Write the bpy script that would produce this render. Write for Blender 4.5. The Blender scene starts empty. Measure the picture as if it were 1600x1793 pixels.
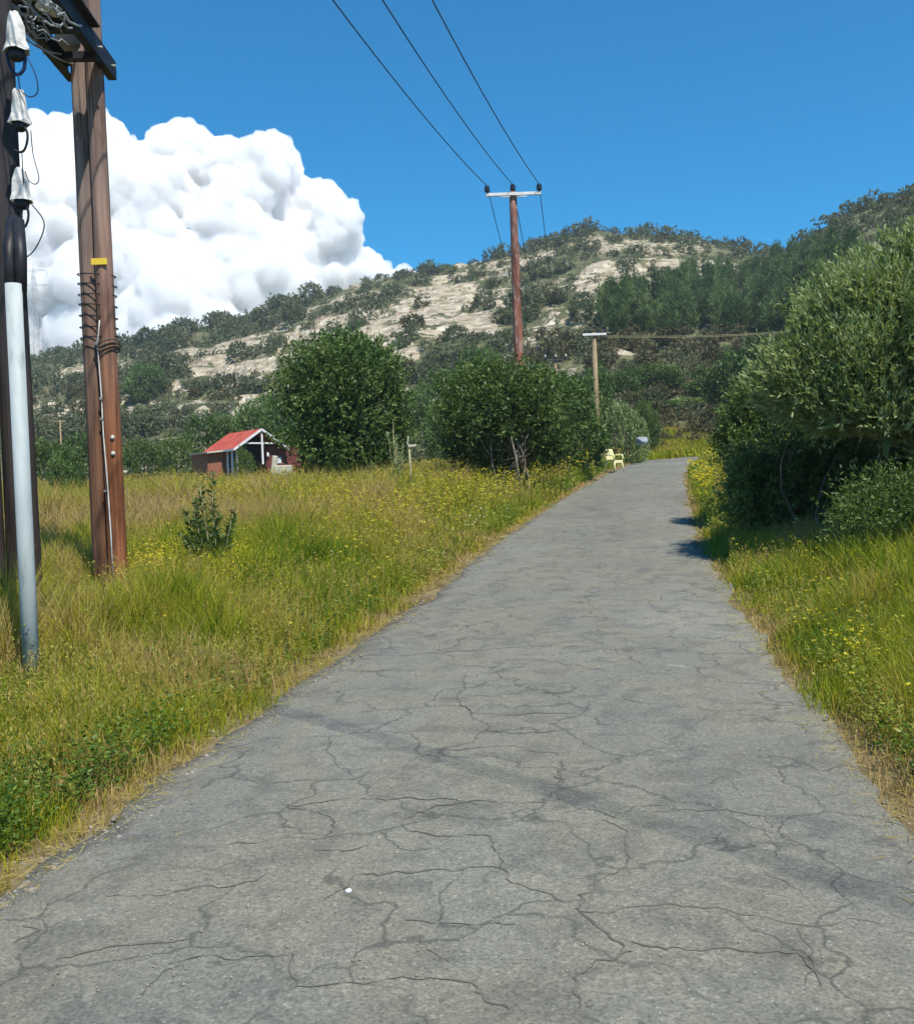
import bpy, math, random
import numpy as np
from mathutils import Vector, Matrix

R_ = math.radians
RNG = np.random.default_rng(7)
random.seed(7)
SC = bpy.context.scene
COL = SC.collection

# ------------------------------------------------------------------ camera
CAM_H = 1.6
F_PX = 1677.0
cam = bpy.data.cameras.new('camera')
cam_o = bpy.data.objects.new('camera', cam)
COL.objects.link(cam_o)
cam.sensor_fit = 'HORIZONTAL'
cam.angle = 2 * math.atan(800 / F_PX)
cam.clip_start = 0.05
cam.clip_end = 6000
CAM_R = Matrix.Rotation(R_(90 - 1.57), 3, 'X') @ Matrix.Rotation(R_(-2.1), 3, 'Z')
cam_o.matrix_world = Matrix.Translation((0, 0, CAM_H)) @ CAM_R.to_4x4()
SC.camera = cam_o
CR = np.array(CAM_R)

# ------------------------------------------------------------------ light
SUN_EL = 58.0
SUN_A = np.array([0.52, -0.854])           # horizontal direction towards the sun
SUN_A = SUN_A / np.linalg.norm(SUN_A)
SUN = Vector((SUN_A[0] * math.cos(R_(SUN_EL)), SUN_A[1] * math.cos(R_(SUN_EL)), math.sin(R_(SUN_EL))))
w = bpy.data.worlds.new('World')
SC.world = w
w.use_nodes = True
nt = w.node_tree
bg = nt.nodes['Background']
sky = nt.nodes.new('ShaderNodeTexSky')
sky.sky_type = 'NISHITA'
sky.sun_disc = False
sky.sun_elevation = R_(SUN_EL)
sky.sun_rotation = math.atan2(SUN_A[0], SUN_A[1])
sky.altitude = 300
sky.air_density = 1.0
sky.dust_density = 0.3
sky.ozone_density = 3.0
hs = nt.nodes.new('ShaderNodeHueSaturation')
hs.inputs['Saturation'].default_value = 1.95
hs.inputs['Hue'].default_value = 0.493
hs.inputs['Value'].default_value = 1.0
nt.links.new(sky.outputs[0], hs.inputs['Color'])
nt.links.new(hs.outputs[0], bg.inputs['Color'])
bg.inputs['Strength'].default_value = 0.10
sl = bpy.data.lights.new('sun', 'SUN')
sl.energy = 3.8
sl.angle = R_(0.5)
sl.color = (1.0, 0.94, 0.84)
sun_o = bpy.data.objects.new('sun', sl)
COL.objects.link(sun_o)
sun_o.rotation_mode = 'QUATERNION'
sun_o.rotation_quaternion = SUN.to_track_quat('Z', 'Y')
sun_o.location = (20, -20, 40)
SC.view_settings.view_transform = 'Standard'
SC.view_settings.look = 'None'
SC.view_settings.gamma = 1
SC.view_settings.use_curve_mapping = False
SC.view_settings.exposure = 0.68
SC.cycles.max_bounces = 20
SC.cycles.volume_bounces = 20
SC.cycles.diffuse_bounces = 3
SC.cycles.glossy_bounces = 2
SC.cycles.transmission_bounces = 4
SC.cycles.transparent_max_bounces = 6

# ------------------------------------------------------------------ projection
def ray(px, py):
    px = np.asarray(px, float); py = np.asarray(py, float)
    c = np.stack([(px - 800) / F_PX, (896.5 - py) / F_PX, -np.ones_like(px)], -1)
    return c @ CR.T

def P(px, py, d):
    v = ray(px, py)
    k = np.asarray(d, float) / v[..., 1]
    return v * np.asarray(k)[..., None] + np.array([0, 0, CAM_H])

def proj(X):
    c = (np.asarray(X, float) - np.array([0, 0, CAM_H])) @ CR
    z = np.where(c[..., 2] < -0.05, -c[..., 2], 0.05)
    return 800 + F_PX * c[..., 0] / z, 896.5 - F_PX * c[..., 1] / z

# ------------------------------------------------------------------ noise
def _h(ix, iy, iz, seed):
    n = (ix.astype(np.int64) * 374761393 + iy.astype(np.int64) * 668265263 + iz.astype(np.int64) * 2147483647 + seed * 974634777) & 0x7fffffff
    n = ((n ^ (n >> 13)) * 1274126177) & 0x7fffffff
    n = (n ^ (n >> 16)) & 0xffff
    return n / 65535.0

def vnoise(x, y, z=None, seed=0):
    x = np.asarray(x, float); y = np.asarray(y, float)
    z = np.zeros_like(x) if z is None else np.asarray(z, float)
    ix, iy, iz = np.floor(x), np.floor(y), np.floor(z)
    fx, fy, fz = x - ix, y - iy, z - iz
    fx = fx * fx * (3 - 2 * fx); fy = fy * fy * (3 - 2 * fy); fz = fz * fz * (3 - 2 * fz)
    r = 0
    for dx in (0, 1):
        for dy in (0, 1):
            for dz in (0, 1):
                r = r + _h(ix + dx, iy + dy, iz + dz, seed) * (fx if dx else 1 - fx) * (fy if dy else 1 - fy) * (fz if dz else 1 - fz)
    return r

def fbm(x, y, oct=4, seed=0):
    r, a, t = 0, 1.0, 0.0
    for i in range(oct):
        r = r + a * vnoise(x * 2 ** i, y * 2 ** i, seed=seed + i); t += a; a *= 0.5
    return r / t

# ------------------------------------------------------------------ object helpers
def tag(o, label=None, cat=None, group=None, kind=None):
    for k, v in (('label', label), ('category', cat), ('group', group), ('kind', kind)):
        if v: o[k] = v
    return o

def empty(name, loc, label=None, cat=None, group=None, rz=0):
    o = bpy.data.objects.new(name, None)
    COL.objects.link(o)
    o.location = loc; o.rotation_euler = (0, 0, rz)
    o.empty_display_size = 0.2
    return tag(o, label, cat, group)

def link_mesh(name, me, mats=(), parent=None):
    for m in (mats if isinstance(mats, (list, tuple)) else [mats]): me.materials.append(m)
    o = bpy.data.objects.new(name, me)
    COL.objects.link(o)
    if parent is not None: o.parent = parent
    return o

def np_mesh(name, V, F, attr=None, smooth=False, mat_idx=None):
    """V (N,3), F (M,k) with one k; attr: per-face float stored as 'v'."""
    me = bpy.data.meshes.new(name)
    V = np.asarray(V, np.float32); F = np.asarray(F, np.int32)
    me.vertices.add(len(V)); me.vertices.foreach_set('co', V.ravel())
    k = F.shape[1]
    me.loops.add(F.size); me.loops.foreach_set('vertex_index', F.ravel())
    me.polygons.add(len(F))
    me.polygons.foreach_set('loop_start', np.arange(0, F.size, k, dtype=np.int32))
    me.polygons.foreach_set('loop_total', np.full(len(F), k, np.int32))
    if smooth: me.polygons.foreach_set('use_smooth', np.ones(len(F), bool))
    if mat_idx is not None: me.polygons.foreach_set('material_index', np.asarray(mat_idx, np.int32))
    me.update(calc_edges=True)
    if attr is not None:
        a = me.attributes.new('v', 'FLOAT', 'FACE')
        a.data.foreach_set('value', np.asarray(attr, np.float32))
    return me

class MB:
    """collects solid shapes into one mesh"""
    def __init__(s): s.v = []; s.f = []; s.sm = []
    def add(s, V, F, smooth=False):
        n = len(s.v); s.v += [tuple(p) for p in V]
        s.f += [tuple(i + n for i in f) for f in F]; s.sm += [smooth] * len(F)
        return s
    def box(s, c, size, M=None, bev=0.0):
        sx, sy, sz = [q / 2 for q in size]
        if bev <= 0:
            V = [Vector((x * sx, y * sy, z * sz)) for z in (-1, 1) for y in (-1, 1) for x in (-1, 1)]
            F = [(0, 2, 3, 1), (4, 5, 7, 6), (0, 1, 5, 4), (2, 6, 7, 3), (0, 4, 6, 2), (1, 3, 7, 5)]
        else:
            import bmesh
            bm = bmesh.new(); bmesh.ops.create_cube(bm, size=1.0)
            for v in bm.verts: v.co = Vector((v.co.x * size[0], v.co.y * size[1], v.co.z * size[2]))
            bmesh.ops.bevel(bm, geom=bm.edges[:], offset=bev, segments=2, affect='EDGES', profile=0.5)
            bm.verts.index_update()
            V = [v.co.copy() for v in bm.verts]; F = [[v.index for v in f.verts] for f in bm.faces]; bm.free()
        M = M or Matrix.Identity(3)
        return s.add([M @ v + Vector(c) for v in V], F)
    def tube(s, pts, rad, n=8, cap=True, seed=None, jit=0.0):
        pts = [Vector(p) for p in pts]
        if not hasattr(rad, '__len__'): rad = [rad] * len(pts)
        V, F = [], []
        up = Vector((0, 0, 1))
        prev = None
        rr = random.Random(seed or 1)
        for i, p in enumerate(pts):
            t = (pts[min(i + 1, len(pts) - 1)] - pts[max(i - 1, 0)])
            if t.length < 1e-9: t = up.copy()
            t.normalize()
            if prev is None:
                a = t.cross(up if abs(t.z) < 0.9 else Vector((1, 0, 0)))
            else:
                a = prev - t * prev.dot(t)
            a.normalize(); prev = a
            b = t.cross(a)
            for k in range(n):
                an = 2 * math.pi * k / n
                r = rad[i] * (1 + rr.uniform(-jit, jit))
                V.append(p + a * math.cos(an) * r + b * math.sin(an) * r)
        for i in range(len(pts) - 1):
            for k in range(n):
                k2 = (k + 1) % n
                F.append((i * n + k, i * n + k2, (i + 1) * n + k2, (i + 1) * n + k))
        s.add(V, F, True)
        if cap:
            b0 = len(s.v) - len(V)
            s.f.append(tuple(b0 + k for k in reversed(range(n)))); s.sm.append(False)
            s.f.append(tuple(b0 + (len(pts) - 1) * n + k for k in range(n))); s.sm.append(False)
        return s
    def lathe(s, c, prof, n=12, axis=None):
        """prof [(r,z)...] revolved about z (or a given axis)"""
        M = Vector((0, 0, 1)).rotation_difference(Vector(axis)).to_matrix() if axis is not None else Matrix.Identity(3)
        V, F = [], []
        for r, z in prof:
            for k in range(n):
                an = 2 * math.pi * k / n
                V.append(M @ Vector((r * math.cos(an), r * math.sin(an), z)) + Vector(c))
        for i in range(len(prof) - 1):
            for k in range(n):
                k2 = (k + 1) % n
                F.append((i * n + k, i * n + k2, (i + 1) * n + k2, (i + 1) * n + k))
        F.append(tuple(reversed(range(n)))); F.append(tuple((len(prof) - 1) * n + k for k in range(n)))
        return s.add(V, F, True)
    def build(s, name, m, parent=None, local=True):
        me = bpy.data.meshes.new(name)
        off = Vector((0, 0, 0))
        if parent is not None and local:
            off = parent.location
            rz = parent.rotation_euler.z
            Mi = Matrix.Rotation(-rz, 3, 'Z')
            vs = [Mi @ (Vector(v) - off) for v in s.v]
        else: vs = s.v
        me.from_pydata([tuple(v) for v in vs], [], s.f)
        me.polygons.foreach_set('use_smooth', s.sm)
        me.update()
        return link_mesh(name, me, m, parent)

def copy_tree(o, parent=None):
    c = o.copy(); COL.objects.link(c)
    if parent is not None: c.parent = parent
    for ch in list(o.children): copy_tree(ch, c)
    return c

# ------------------------------------------------------------------ materials
def new_mat(name):
    m = bpy.data.materials.new(name); m.use_nodes = True
    n = m.node_tree
    return m, n, n.nodes, n.links, n.nodes['Principled BSDF']

def ramp(nodes, stops, interp='LINEAR'):
    r = nodes.new('ShaderNodeValToRGB'); e = r.color_ramp.elements
    r.color_ramp.interpolation = interp
    while len(e) > 1: e.remove(e[-1])
    e[0].position = stops[0][0]; e[0].color = (*stops[0][1], 1)
    for p, c in stops[1:]:
        k = e.new(p); k.color = (*c, 1)
    return r

def math_node(nodes, links, op, a, b=None, clamp=False):
    m = nodes.new('ShaderNodeMath'); m.operation = op; m.use_clamp = clamp
    for i, q in enumerate((a, b)):
        if q is None: continue
        if hasattr(q, 'is_output') or hasattr(q, 'links'): links.new(q, m.inputs[i])
        else: m.inputs[i].default_value = q
    return m.outputs[0]

def leaf_mat(name, stops, rough=0.5, trans=0.3, spec=0.3, vary=0.25):
    m, n, nodes, links, bs = new_mat(name)
    at = nodes.new('ShaderNodeAttribute'); at.attribute_name = 'v'
    oi = nodes.new('ShaderNodeObjectInfo')
    a = math_node(nodes, links, 'SUBTRACT', oi.outputs['Random'], 0.5)
    a = math_node(nodes, links, 'MULTIPLY', a, vary)
    a = math_node(nodes, links, 'ADD', a, at.outputs['Fac'], True)
    r = ramp(nodes, stops); links.new(a, r.inputs[0])
    links.new(r.outputs[0], bs.inputs['Base Color'])
    bs.inputs['Roughness'].default_value = rough
    bs.inputs['Specular IOR Level'].default_value = spec
    tr = nodes.new('ShaderNodeBsdfTranslucent')
    g = nodes.new('ShaderNodeMixRGB'); g.blend_type = 'MULTIPLY'; g.inputs[0].default_value = 1
    links.new(r.outputs[0], g.inputs[1]); g.inputs[2].default_value = (1.15, 1.2, 0.6, 1)
    links.new(g.outputs[0], tr.inputs['Color'])
    mx = nodes.new('ShaderNodeMixShader'); mx.inputs[0].default_value = trans
    links.new(bs.outputs[0], mx.inputs[1]); links.new(tr.outputs[0], mx.inputs[2])
    out = nodes['Material Output']; links.new(mx.outputs[0], out.inputs['Surface'])
    return m

def noise_mat(name, stops, scale=(1, 1, 1), nscale=4, detail=6, rough=0.8, bump=0.0, bscale=None, coord='Object', spec=0.3, metal=0.0):
    m, n, nodes, links, bs = new_mat(name)
    tc = nodes.new('ShaderNodeTexCoord'); mp = nodes.new('ShaderNodeMapping')
    mp.inputs['Scale'].default_value = scale
    links.new(tc.outputs[coord], mp.inputs[0])
    nz = nodes.new('ShaderNodeTexNoise'); nz.inputs['Scale'].default_value = nscale; nz.inputs['Detail'].default_value = detail
    links.new(mp.outputs[0], nz.inputs['Vector'])
    r = ramp(nodes, stops); links.new(nz.outputs[0], r.inputs[0])
    links.new(r.outputs[0], bs.inputs['Base Color'])
    bs.inputs['Roughness'].default_value = rough
    bs.inputs['Specular IOR Level'].default_value = spec
    bs.inputs['Metallic'].default_value = metal
    if bump:
        bp = nodes.new('ShaderNodeBump'); bp.inputs['Strength'].default_value = 0.6; bp.inputs['Distance'].default_value = bump
        links.new(nz.outputs[0], bp.inputs['Height']); links.new(bp.outputs[0], bs.inputs['Normal'])
    return m

M = {}
M['grass'] = leaf_mat('grass_blades', [(0, (.05, .11, .010)), (.3, (.16, .24, .012)), (.55, (.34, .34, .014)), (.78, (.40, .31, .06)), (1, (.48, .34, .15))], rough=.6, trans=.3, spec=.2)
M['weed'] = leaf_mat('weed_leaves', [(0, (.05, .11, .014)), (.5, (.15, .22, .022)), (1, (.33, .33, .045))], trans=.3)
M['flower'] = leaf_mat('yellow_petals', [(0, (.55, .45, .02)), (.6, (.75, .62, .02)), (1, (.85, .75, .12))], trans=.25, vary=0)
M['daisy'] = leaf_mat('pale_petals', [(0, (.75, .70, .42)), (1, (.85, .82, .62))], trans=.2, vary=0)
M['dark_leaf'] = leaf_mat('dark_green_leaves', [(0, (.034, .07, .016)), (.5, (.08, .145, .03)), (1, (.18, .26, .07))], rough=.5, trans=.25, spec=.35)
M['mid_leaf'] = leaf_mat('mid_green_leaves', [(0, (.045, .085, .018)), (.5, (.10, .16, .032)), (1, (.19, .25, .065))], rough=.5, trans=.28, spec=.35)
M['olive_leaf'] = leaf_mat('grey_green_leaves', [(0, (.09, .14, .045)), (.5, (.25, .31, .12)), (1, (.47, .52, .26))], rough=.5, trans=.34, spec=.35)
M['scrub_leaf'] = leaf_mat('hill_scrub_leaves', [(0, (.06, .08, .038)), (.5, (.125, .145, .07)), (1, (.21, .225, .12))], rough=.7, trans=.25, vary=.5)
M['brown_leaf'] = leaf_mat('brown_scrub_leaves', [(0, (.055, .055, .024)), (.5, (.11, .10, .042)), (1, (.18, .155, .068))], rough=.7, trans=.15, vary=.5)
M['pine_leaf'] = leaf_mat('pine_needles', [(0, (.04, .085, .028)), (.5, (.11, .18, .055)), (1, (.21, .28, .10))], rough=.6, trans=.25, vary=.8)
M['bark'] = noise_mat('bark', [(.3, (.06, .045, .035)), (.7, (.20, .16, .12))], scale=(1, 1, .25), nscale=14, rough=.9, bump=.02)
M['pale_bark'] = noise_mat('pale_bark', [(.3, (.12, .09, .07)), (.7, (.30, .25, .19))], scale=(1, 1, .25), nscale=14, rough=.9, bump=.02)
M['steel'] = noise_mat('galvanised_steel', [(.3, (.22, .235, .245)), (.7, (.34, .355, .36))], nscale=9, rough=.6, metal=.2)
M['dark_steel'] = noise_mat('dark_steel', [(.3, (.014, .016, .022)), (.7, (.032, .036, .046))], nscale=9, rough=.6, metal=.3)
M['cable'] = noise_mat('black_cable', [(.3, (.012, .012, .014)), (.7, (.025, .025, .03))], nscale=9, rough=.5)
M['bluecable'] = noise_mat('blue_black_cable', [(.3, (.010, .02, .06)), (.7, (.02, .035, .09))], nscale=9, rough=.4)
M['white_rubber'] = noise_mat('white_hood', [(.3, (.34, .32, .28)), (.45, (.60, .58, .53)), (.7, (.72, .70, .66))], nscale=9, rough=.7, bump=.02)
M['shaded_rubber'] = noise_mat('shaded_hood', [(.3, (.26, .28, .30)), (.7, (.40, .42, .45))], nscale=12, rough=.6, bump=.01)  # white hood rubber with its shade put into the colour
M['pylon'] = noise_mat('pale_pylon_steel', [(.3, (.40, .42, .44)), (.7, (.50, .52, .54))], nscale=3, rough=.7)
M['pvc'] = noise_mat('grey_plastic_pipe', [(.3, (.24, .27, .26)), (.42, (.38, .42, .415)), (.7, (.47, .51, .50))], scale=(1, 1, .3), nscale=9, rough=.6, bump=.004)
M['insul'] = noise_mat('dark_insulator', [(.3, (.012, .018, .035)), (.7, (.03, .04, .06))], nscale=9, rough=.3)
M['chair'] = noise_mat('yellowed_plastic', [(.3, (.72, .64, .30)), (.7, (.82, .76, .42))], nscale=5, rough=.45)
M['white_paint'] = noise_mat('white_paint', [(.3, (.62, .60, .57)), (.7, (.78, .77, .75))], nscale=6, rough=.6)
M['red_wall'] = noise_mat('dark_red_wall', [(.3, (.13, .035, .025)), (.7, (.20, .06, .045))], nscale=3, rough=.8)
M['brown_wall'] = noise_mat('orange_brown_wall', [(.3, (.24, .09, .05)), (.7, (.34, .14, .08))], nscale=3, rough=.8)
M['dark'] = noise_mat('porch_shade_dark', [(.3, (.02, .018, .018)), (.7, (.04, .035, .035))], nscale=3, rough=.8)  # near-black colour standing in for shade inside the hut porch
M['pale_stone'] = noise_mat('pale_stone', [(.3, (.45, .42, .30)), (.7, (.60, .56, .42))], nscale=6, rough=.9, bump=.02)
M['gravel'] = noise_mat('gravel', [(.3, (.15, .13, .10)), (.7, (.34, .31, .25))], nscale=20, rough=.95)
M['blue_grey'] = noise_mat('pale_blue_sack', [(.3, (.20, .23, .25)), (.7, (.33, .36, .39))], nscale=6, rough=.6)
M['stick'] = noise_mat('pale_stick', [(.3, (.26, .23, .12)), (.7, (.40, .36, .20))], scale=(1, 1, .2), nscale=16, rough=.9)
M['yellow_sign'] = noise_mat('yellow_plate', [(.3, (.72, .50, .04)), (.7, (.80, .58, .07))], nscale=6, rough=.5)

def wood_mat(name, base, tint, grey, z_lo, z_hi, flecks=False):
    """treated pole: reddish below, weathering to grey above, with streaks along the grain"""
    m, n, nodes, links, bs = new_mat(name)
    tc = nodes.new('ShaderNodeTexCoord'); mp = nodes.new('ShaderNodeMapping'); mp.inputs['Scale'].default_value = (1, 1, .035)
    links.new(tc.outputs['Object'], mp.inputs[0])
    nz = nodes.new('ShaderNodeTexNoise'); nz.inputs['Scale'].default_value = 26; nz.inputs['Detail'].default_value = 7
    links.new(mp.outputs[0], nz.inputs['Vector'])
    r = ramp(nodes, [(.3, base), (.62, tint)]); links.new(nz.outputs[0], r.inputs[0])
    n2 = nodes.new('ShaderNodeTexNoise'); n2.inputs['Scale'].default_value = 1.4; n2.inputs['Detail'].default_value = 4
    mp2 = nodes.new('ShaderNodeMapping'); mp2.inputs['Scale'].default_value = (2, 2, .5)
    links.new(tc.outputs['Object'], mp2.inputs[0]); links.new(mp2.outputs[0], n2.inputs['Vector'])
    sp = nodes.new('ShaderNodeSeparateXYZ'); links.new(tc.outputs['Object'], sp.inputs[0])
    mr = nodes.new('ShaderNodeMapRange'); mr.inputs['From Min'].default_value = z_lo; mr.inputs['From Max'].default_value = z_hi
    links.new(sp.outputs['Z'], mr.inputs['Value'])
    f = math_node(nodes, links, 'MULTIPLY', n2.outputs[0], 0.7)
    f = math_node(nodes, links, 'ADD', f, mr.outputs[0])
    f = math_node(nodes, links, 'SUBTRACT', f, 0.35, True)
    mx = nodes.new('ShaderNodeMixRGB'); links.new(f, mx.inputs[0]); links.new(r.outputs[0], mx.inputs[1])
    r2 = ramp(nodes, [(.3, tuple(c * .65 for c in grey)), (.62, grey)]); links.new(nz.outputs[0], r2.inputs[0])
    links.new(r2.outputs[0], mx.inputs[2])
    col = mx.outputs[0]
    if flecks:
        n3 = nodes.new('ShaderNodeTexNoise'); n3.inputs['Scale'].default_value = 9; n3.inputs['Detail'].default_value = 8
        mp3 = nodes.new('ShaderNodeMapping'); mp3.inputs['Scale'].default_value = (2, 2, .35)
        links.new(tc.outputs['Object'], mp3.inputs[0]); links.new(mp3.outputs[0], n3.inputs['Vector'])
        r3 = ramp(nodes, [(.55, (0, 0, 0)), (.66, (1, 1, 1))]); links.new(n3.outputs[0], r3.inputs[0])
        m3 = nodes.new('ShaderNodeMixRGB'); links.new(r3.outputs[0], m3.inputs[0]); links.new(col, m3.inputs[1])
        m3.inputs[2].default_value = (.42, .33, .29, 1); col = m3.outputs[0]
    n4 = nodes.new('ShaderNodeTexNoise'); n4.inputs['Scale'].default_value = 34; n4.inputs['Detail'].default_value = 5
    mp4 = nodes.new('ShaderNodeMapping'); mp4.inputs['Scale'].default_value = (1, 1, .012)
    links.new(tc.outputs['Object'], mp4.inputs[0]); links.new(mp4.outputs[0], n4.inputs['Vector'])
    r4 = ramp(nodes, [(.34, (1, 1, 1)), (.40, (0, 0, 0))]); links.new(n4.outputs[0], r4.inputs[0])
    n5 = nodes.new('ShaderNodeTexNoise'); n5.inputs['Scale'].default_value = 5; n5.inputs['Detail'].default_value = 6
    mp5 = nodes.new('ShaderNodeMapping'); mp5.inputs['Scale'].default_value = (1, 1, .22)
    links.new(tc.outputs['Object'], mp5.inputs[0]); links.new(mp5.outputs[0], n5.inputs['Vector'])
    r5 = ramp(nodes, [(.36, (.52, .50, .48)), (.52, (1, 1, 1)), (.68, (1.18, 1.15, 1.1))]); links.new(n5.outputs[0], r5.inputs[0])
    m5 = nodes.new('ShaderNodeMixRGB'); m5.blend_type = 'MULTIPLY'; m5.inputs[0].default_value = 1; links.new(col, m5.inputs[1]); links.new(r5.outputs[0], m5.inputs[2])
    m4 = nodes.new('ShaderNodeMixRGB'); sc4 = math_node(nodes, links, 'MULTIPLY', r4.outputs[0], .75); links.new(sc4, m4.inputs[0]); links.new(m5.outputs[0], m4.inputs[1]); m4.inputs[2].default_value = (.03, .02, .015, 1); col = m4.outputs[0]
    links.new(col, bs.inputs['Base Color'])
    bs.inputs['Roughness'].default_value = .85; bs.inputs['Specular IOR Level'].default_value = .2
    bp = nodes.new('ShaderNodeBump'); bp.inputs['Strength'].default_value = .8; bp.inputs['Distance'].default_value = .012
    links.new(nz.outputs[0], bp.inputs['Height']); links.new(bp.outputs[0], bs.inputs['Normal'])
    return m
M['wood_red'] = wood_mat('reddish_pole_wood', (.13, .045, .02), (.30, .115, .05), (.30, .21, .175), 2.0, 5.5)
M['wood_brown'] = wood_mat('brown_pole_wood', (.085, .04, .022), (.19, .095, .055), (.25, .19, .165), 2.0, 5.5)
M['wood_shade'] = wood_mat('shaded_pole_wood', (.026, .018, .014), (.06, .042, .034), (.045, .042, .045), 1.0, 4)  # near poles stand in shade; that shade is put into this wood colour
M['wood_mid'] = wood_mat('red_fleck_pole_wood', (.18, .06, .04), (.32, .13, .09), (.34, .25, .23), 7, 14, True)
M['wood_pale'] = wood_mat('pale_pole_wood', (.24, .17, .09), (.38, .28, .16), (.36, .30, .22), 4, 12)

# ------------------------------------------------------------------ terrain shape
_d = np.arange(-80, 460, 0.5)
_z = np.interp(_d, [-80, 4, 8, 12, 19, 30, 42, 60, 80, 460], [0, 0, .02, .17, .55, 1.22, 2.0, 3.0, 3.7, 3.7])
_k = np.exp(-0.5 * (np.arange(-12, 13) / 5.0) ** 2); _k /= _k.sum()
_z = np.convolve(np.pad(_z, 12, mode='edge'), _k, mode='valid')
def zr(y): return np.interp(y, _d, _z)
_cx = np.interp(_d, [-80, -6, 3.7, 8.1, 13, 19, 30, 42, 52, 60, 68, 460], [-13.5, -1.55, -.03, .66, 1.6, 2.8, 5.35, 8.45, 11.4, 14.4, 18.0, 200])
_cx = np.convolve(np.pad(_cx, 12, mode='edge'), _k, mode='valid')
def xc(y): return np.interp(y, _d, _cx)
def xslope(y): return (xc(y + .5) - xc(y - .5))
HW = 1.84
def hw_at(y): return np.interp(y, [20, 42], [HW, 1.52])
def hwx(y): return hw_at(y) * np.sqrt(1 + np.clip(xslope(y), 0, 1.2) ** 2)
def edge_l(y): return xc(y) - hwx(y)
def edge_r(y): return xc(y) + hwx(y)

RIDGE = [(-500, 690), (-200, 660), (0, 640), (40, 630), (200, 602), (330, 578), (420, 560), (480, 540), (560, 512), (640, 492), (720, 474), (820, 462),
         (890, 444), (960, 420), (1060, 398), (1130, 406), (1240, 422), (1330, 440), (1385, 430), (1440, 398), (1500, 360), (1560, 338), (1600, 322), (1700, 300), (1900, 285), (2300, 280)]
_rv = ray([p[0] for p in RIDGE], [p[1] for p in RIDGE])
RT = _rv[:, 0] / _rv[:, 1]; RE = _rv[:, 2] / _rv[:, 1]
def ridge_d(t): return np.interp(t, [-1, -.5, -.3, 0, .2, .31, .36, .42, .5, 1], [330, 300, 280, 265, 260, 255, 215, 175, 160, 150])
def base_d(t): return np.interp(t, [-1, -.5, -.2, 0, .15, .3, .4, .5, 1], [78, 76, 68, 64, 62, 60, 50, 42, 40])

def G(x, y):
    x = np.asarray(x, float); y = np.asarray(y, float)
    base = zr(np.minimum(y, 80))
    ol = np.clip(edge_l(y) - x, 0, 60); orr = np.clip(x - edge_r(y), 0, 60)
    z = base + 0.07 * np.clip(orr - .4, 0, 7) * (y < 400)
    z = z + np.clip(ol / 1.5, 0, 1) * (fbm(x * .35, y * .35, 3, 3) - .5) * .22 + np.clip(orr / 1.5, 0, 1) * (fbm(x * .35, y * .35, 3, 5) - .5) * .22
    z = z - 0.06 * np.exp(-((ol - .9) / .5) ** 2) * (ol > 0)
    z = z - .75 * np.clip((ol - 5) / 9, 0, 1) * np.clip((y - 22) / 16, 0, 1)
    yy = np.maximum(y, 1.0)
    t = np.clip(x / yy, -1, 1)
    rd, bd = ridge_d(t), base_d(t)
    E = np.interp(t, RT, RE)
    zrid = CAM_H + E * rd
    u = np.clip((y - bd) / (rd - bd), 0, 1)
    s = u ** 1.18
    zz = z * (1 - s) + zrid * s
    # scarps, gullies and hummocks
    amp = np.clip((y - bd) / 60, 0, 1)
    n1 = fbm(x * .03, y * .03, 4, 11) - .5
    n2 = np.abs(fbm(x * .09, y * .05, 3, 17) - .5)
    zz = zz + amp * (n1 * 9 * (1 - .75 * u) - n2 * 5.0 * (1 - .6 * u) + (vnoise(x * .35, y * .35, seed=23) - .5) * 1.0)
    tw = 4.2; q = zz / tw + (fbm(x * .02, y * .02, 2, 131) - .5) * 3
    fr = q - np.floor(q); st = np.clip((fr - .62) / .3, 0, 1); st = st * st * (3 - 2 * st)
    zz = zz + amp * (st - fr) * tw * .55 * np.clip((fbm(x * .035, y * .035, 3, 137) - .38) * 5, 0, 1)
    zz = zz - np.clip(y - rd, 0, 400) * 0.32
    return np.where(y > bd, zz, z)

BARE = [
 ([(300, 628), (420, 603), (500, 562), (560, 548), (640, 548), (730, 543), (770, 515), (820, 530), (892, 545), (882, 580), (800, 585), (745, 597), (725, 640), (690, 645), (640, 605), (560, 615), (470, 645), (400, 648), (310, 642)], .95),
 ([(1000, 478), (1060, 458), (1180, 458), (1300, 462), (1285, 475), (1180, 484), (1110, 512), (1062, 535), (1020, 525)], .95),
 ([(45, 700), (150, 706), (200, 690), (310, 668), (322, 688), (240, 708), (200, 724), (100, 728), (50, 724)], .95),
 ([(225, 748), (300, 716), (352, 700), (355, 712), (285, 748)], .9),
 ([(1076, 610), (1135, 610), (1124, 628), (1084, 630)], 1.0),
 ([(1165, 612), (1195, 598), (1200, 622)], .9),
 ([(308, 800), (335, 765), (385, 756), (378, 780), (335, 805)], .9),
 ([(1000, 430), (1060, 412), (1130, 404), (1250, 424), (1245, 448), (1100, 446), (1010, 450)], .55),
 ([(560, 520), (700, 490), (760, 510), (740, 545), (600, 550)], .3),
 ([(60, 640), (330, 605), (330, 640), (60, 675)], .15),
]
def in_poly(px, py, poly):
    c = np.zeros(px.shape, bool); n = len(poly); j = n - 1
    for i in range(n):
        xi, yi = poly[i]; xj, yj = poly[j]
        c ^= ((yi > py) != (yj > py)) & (px < (xj - xi) * (py - yi) / (yj - yi + 1e-9) + xi)
        j = i
    return c
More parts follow.
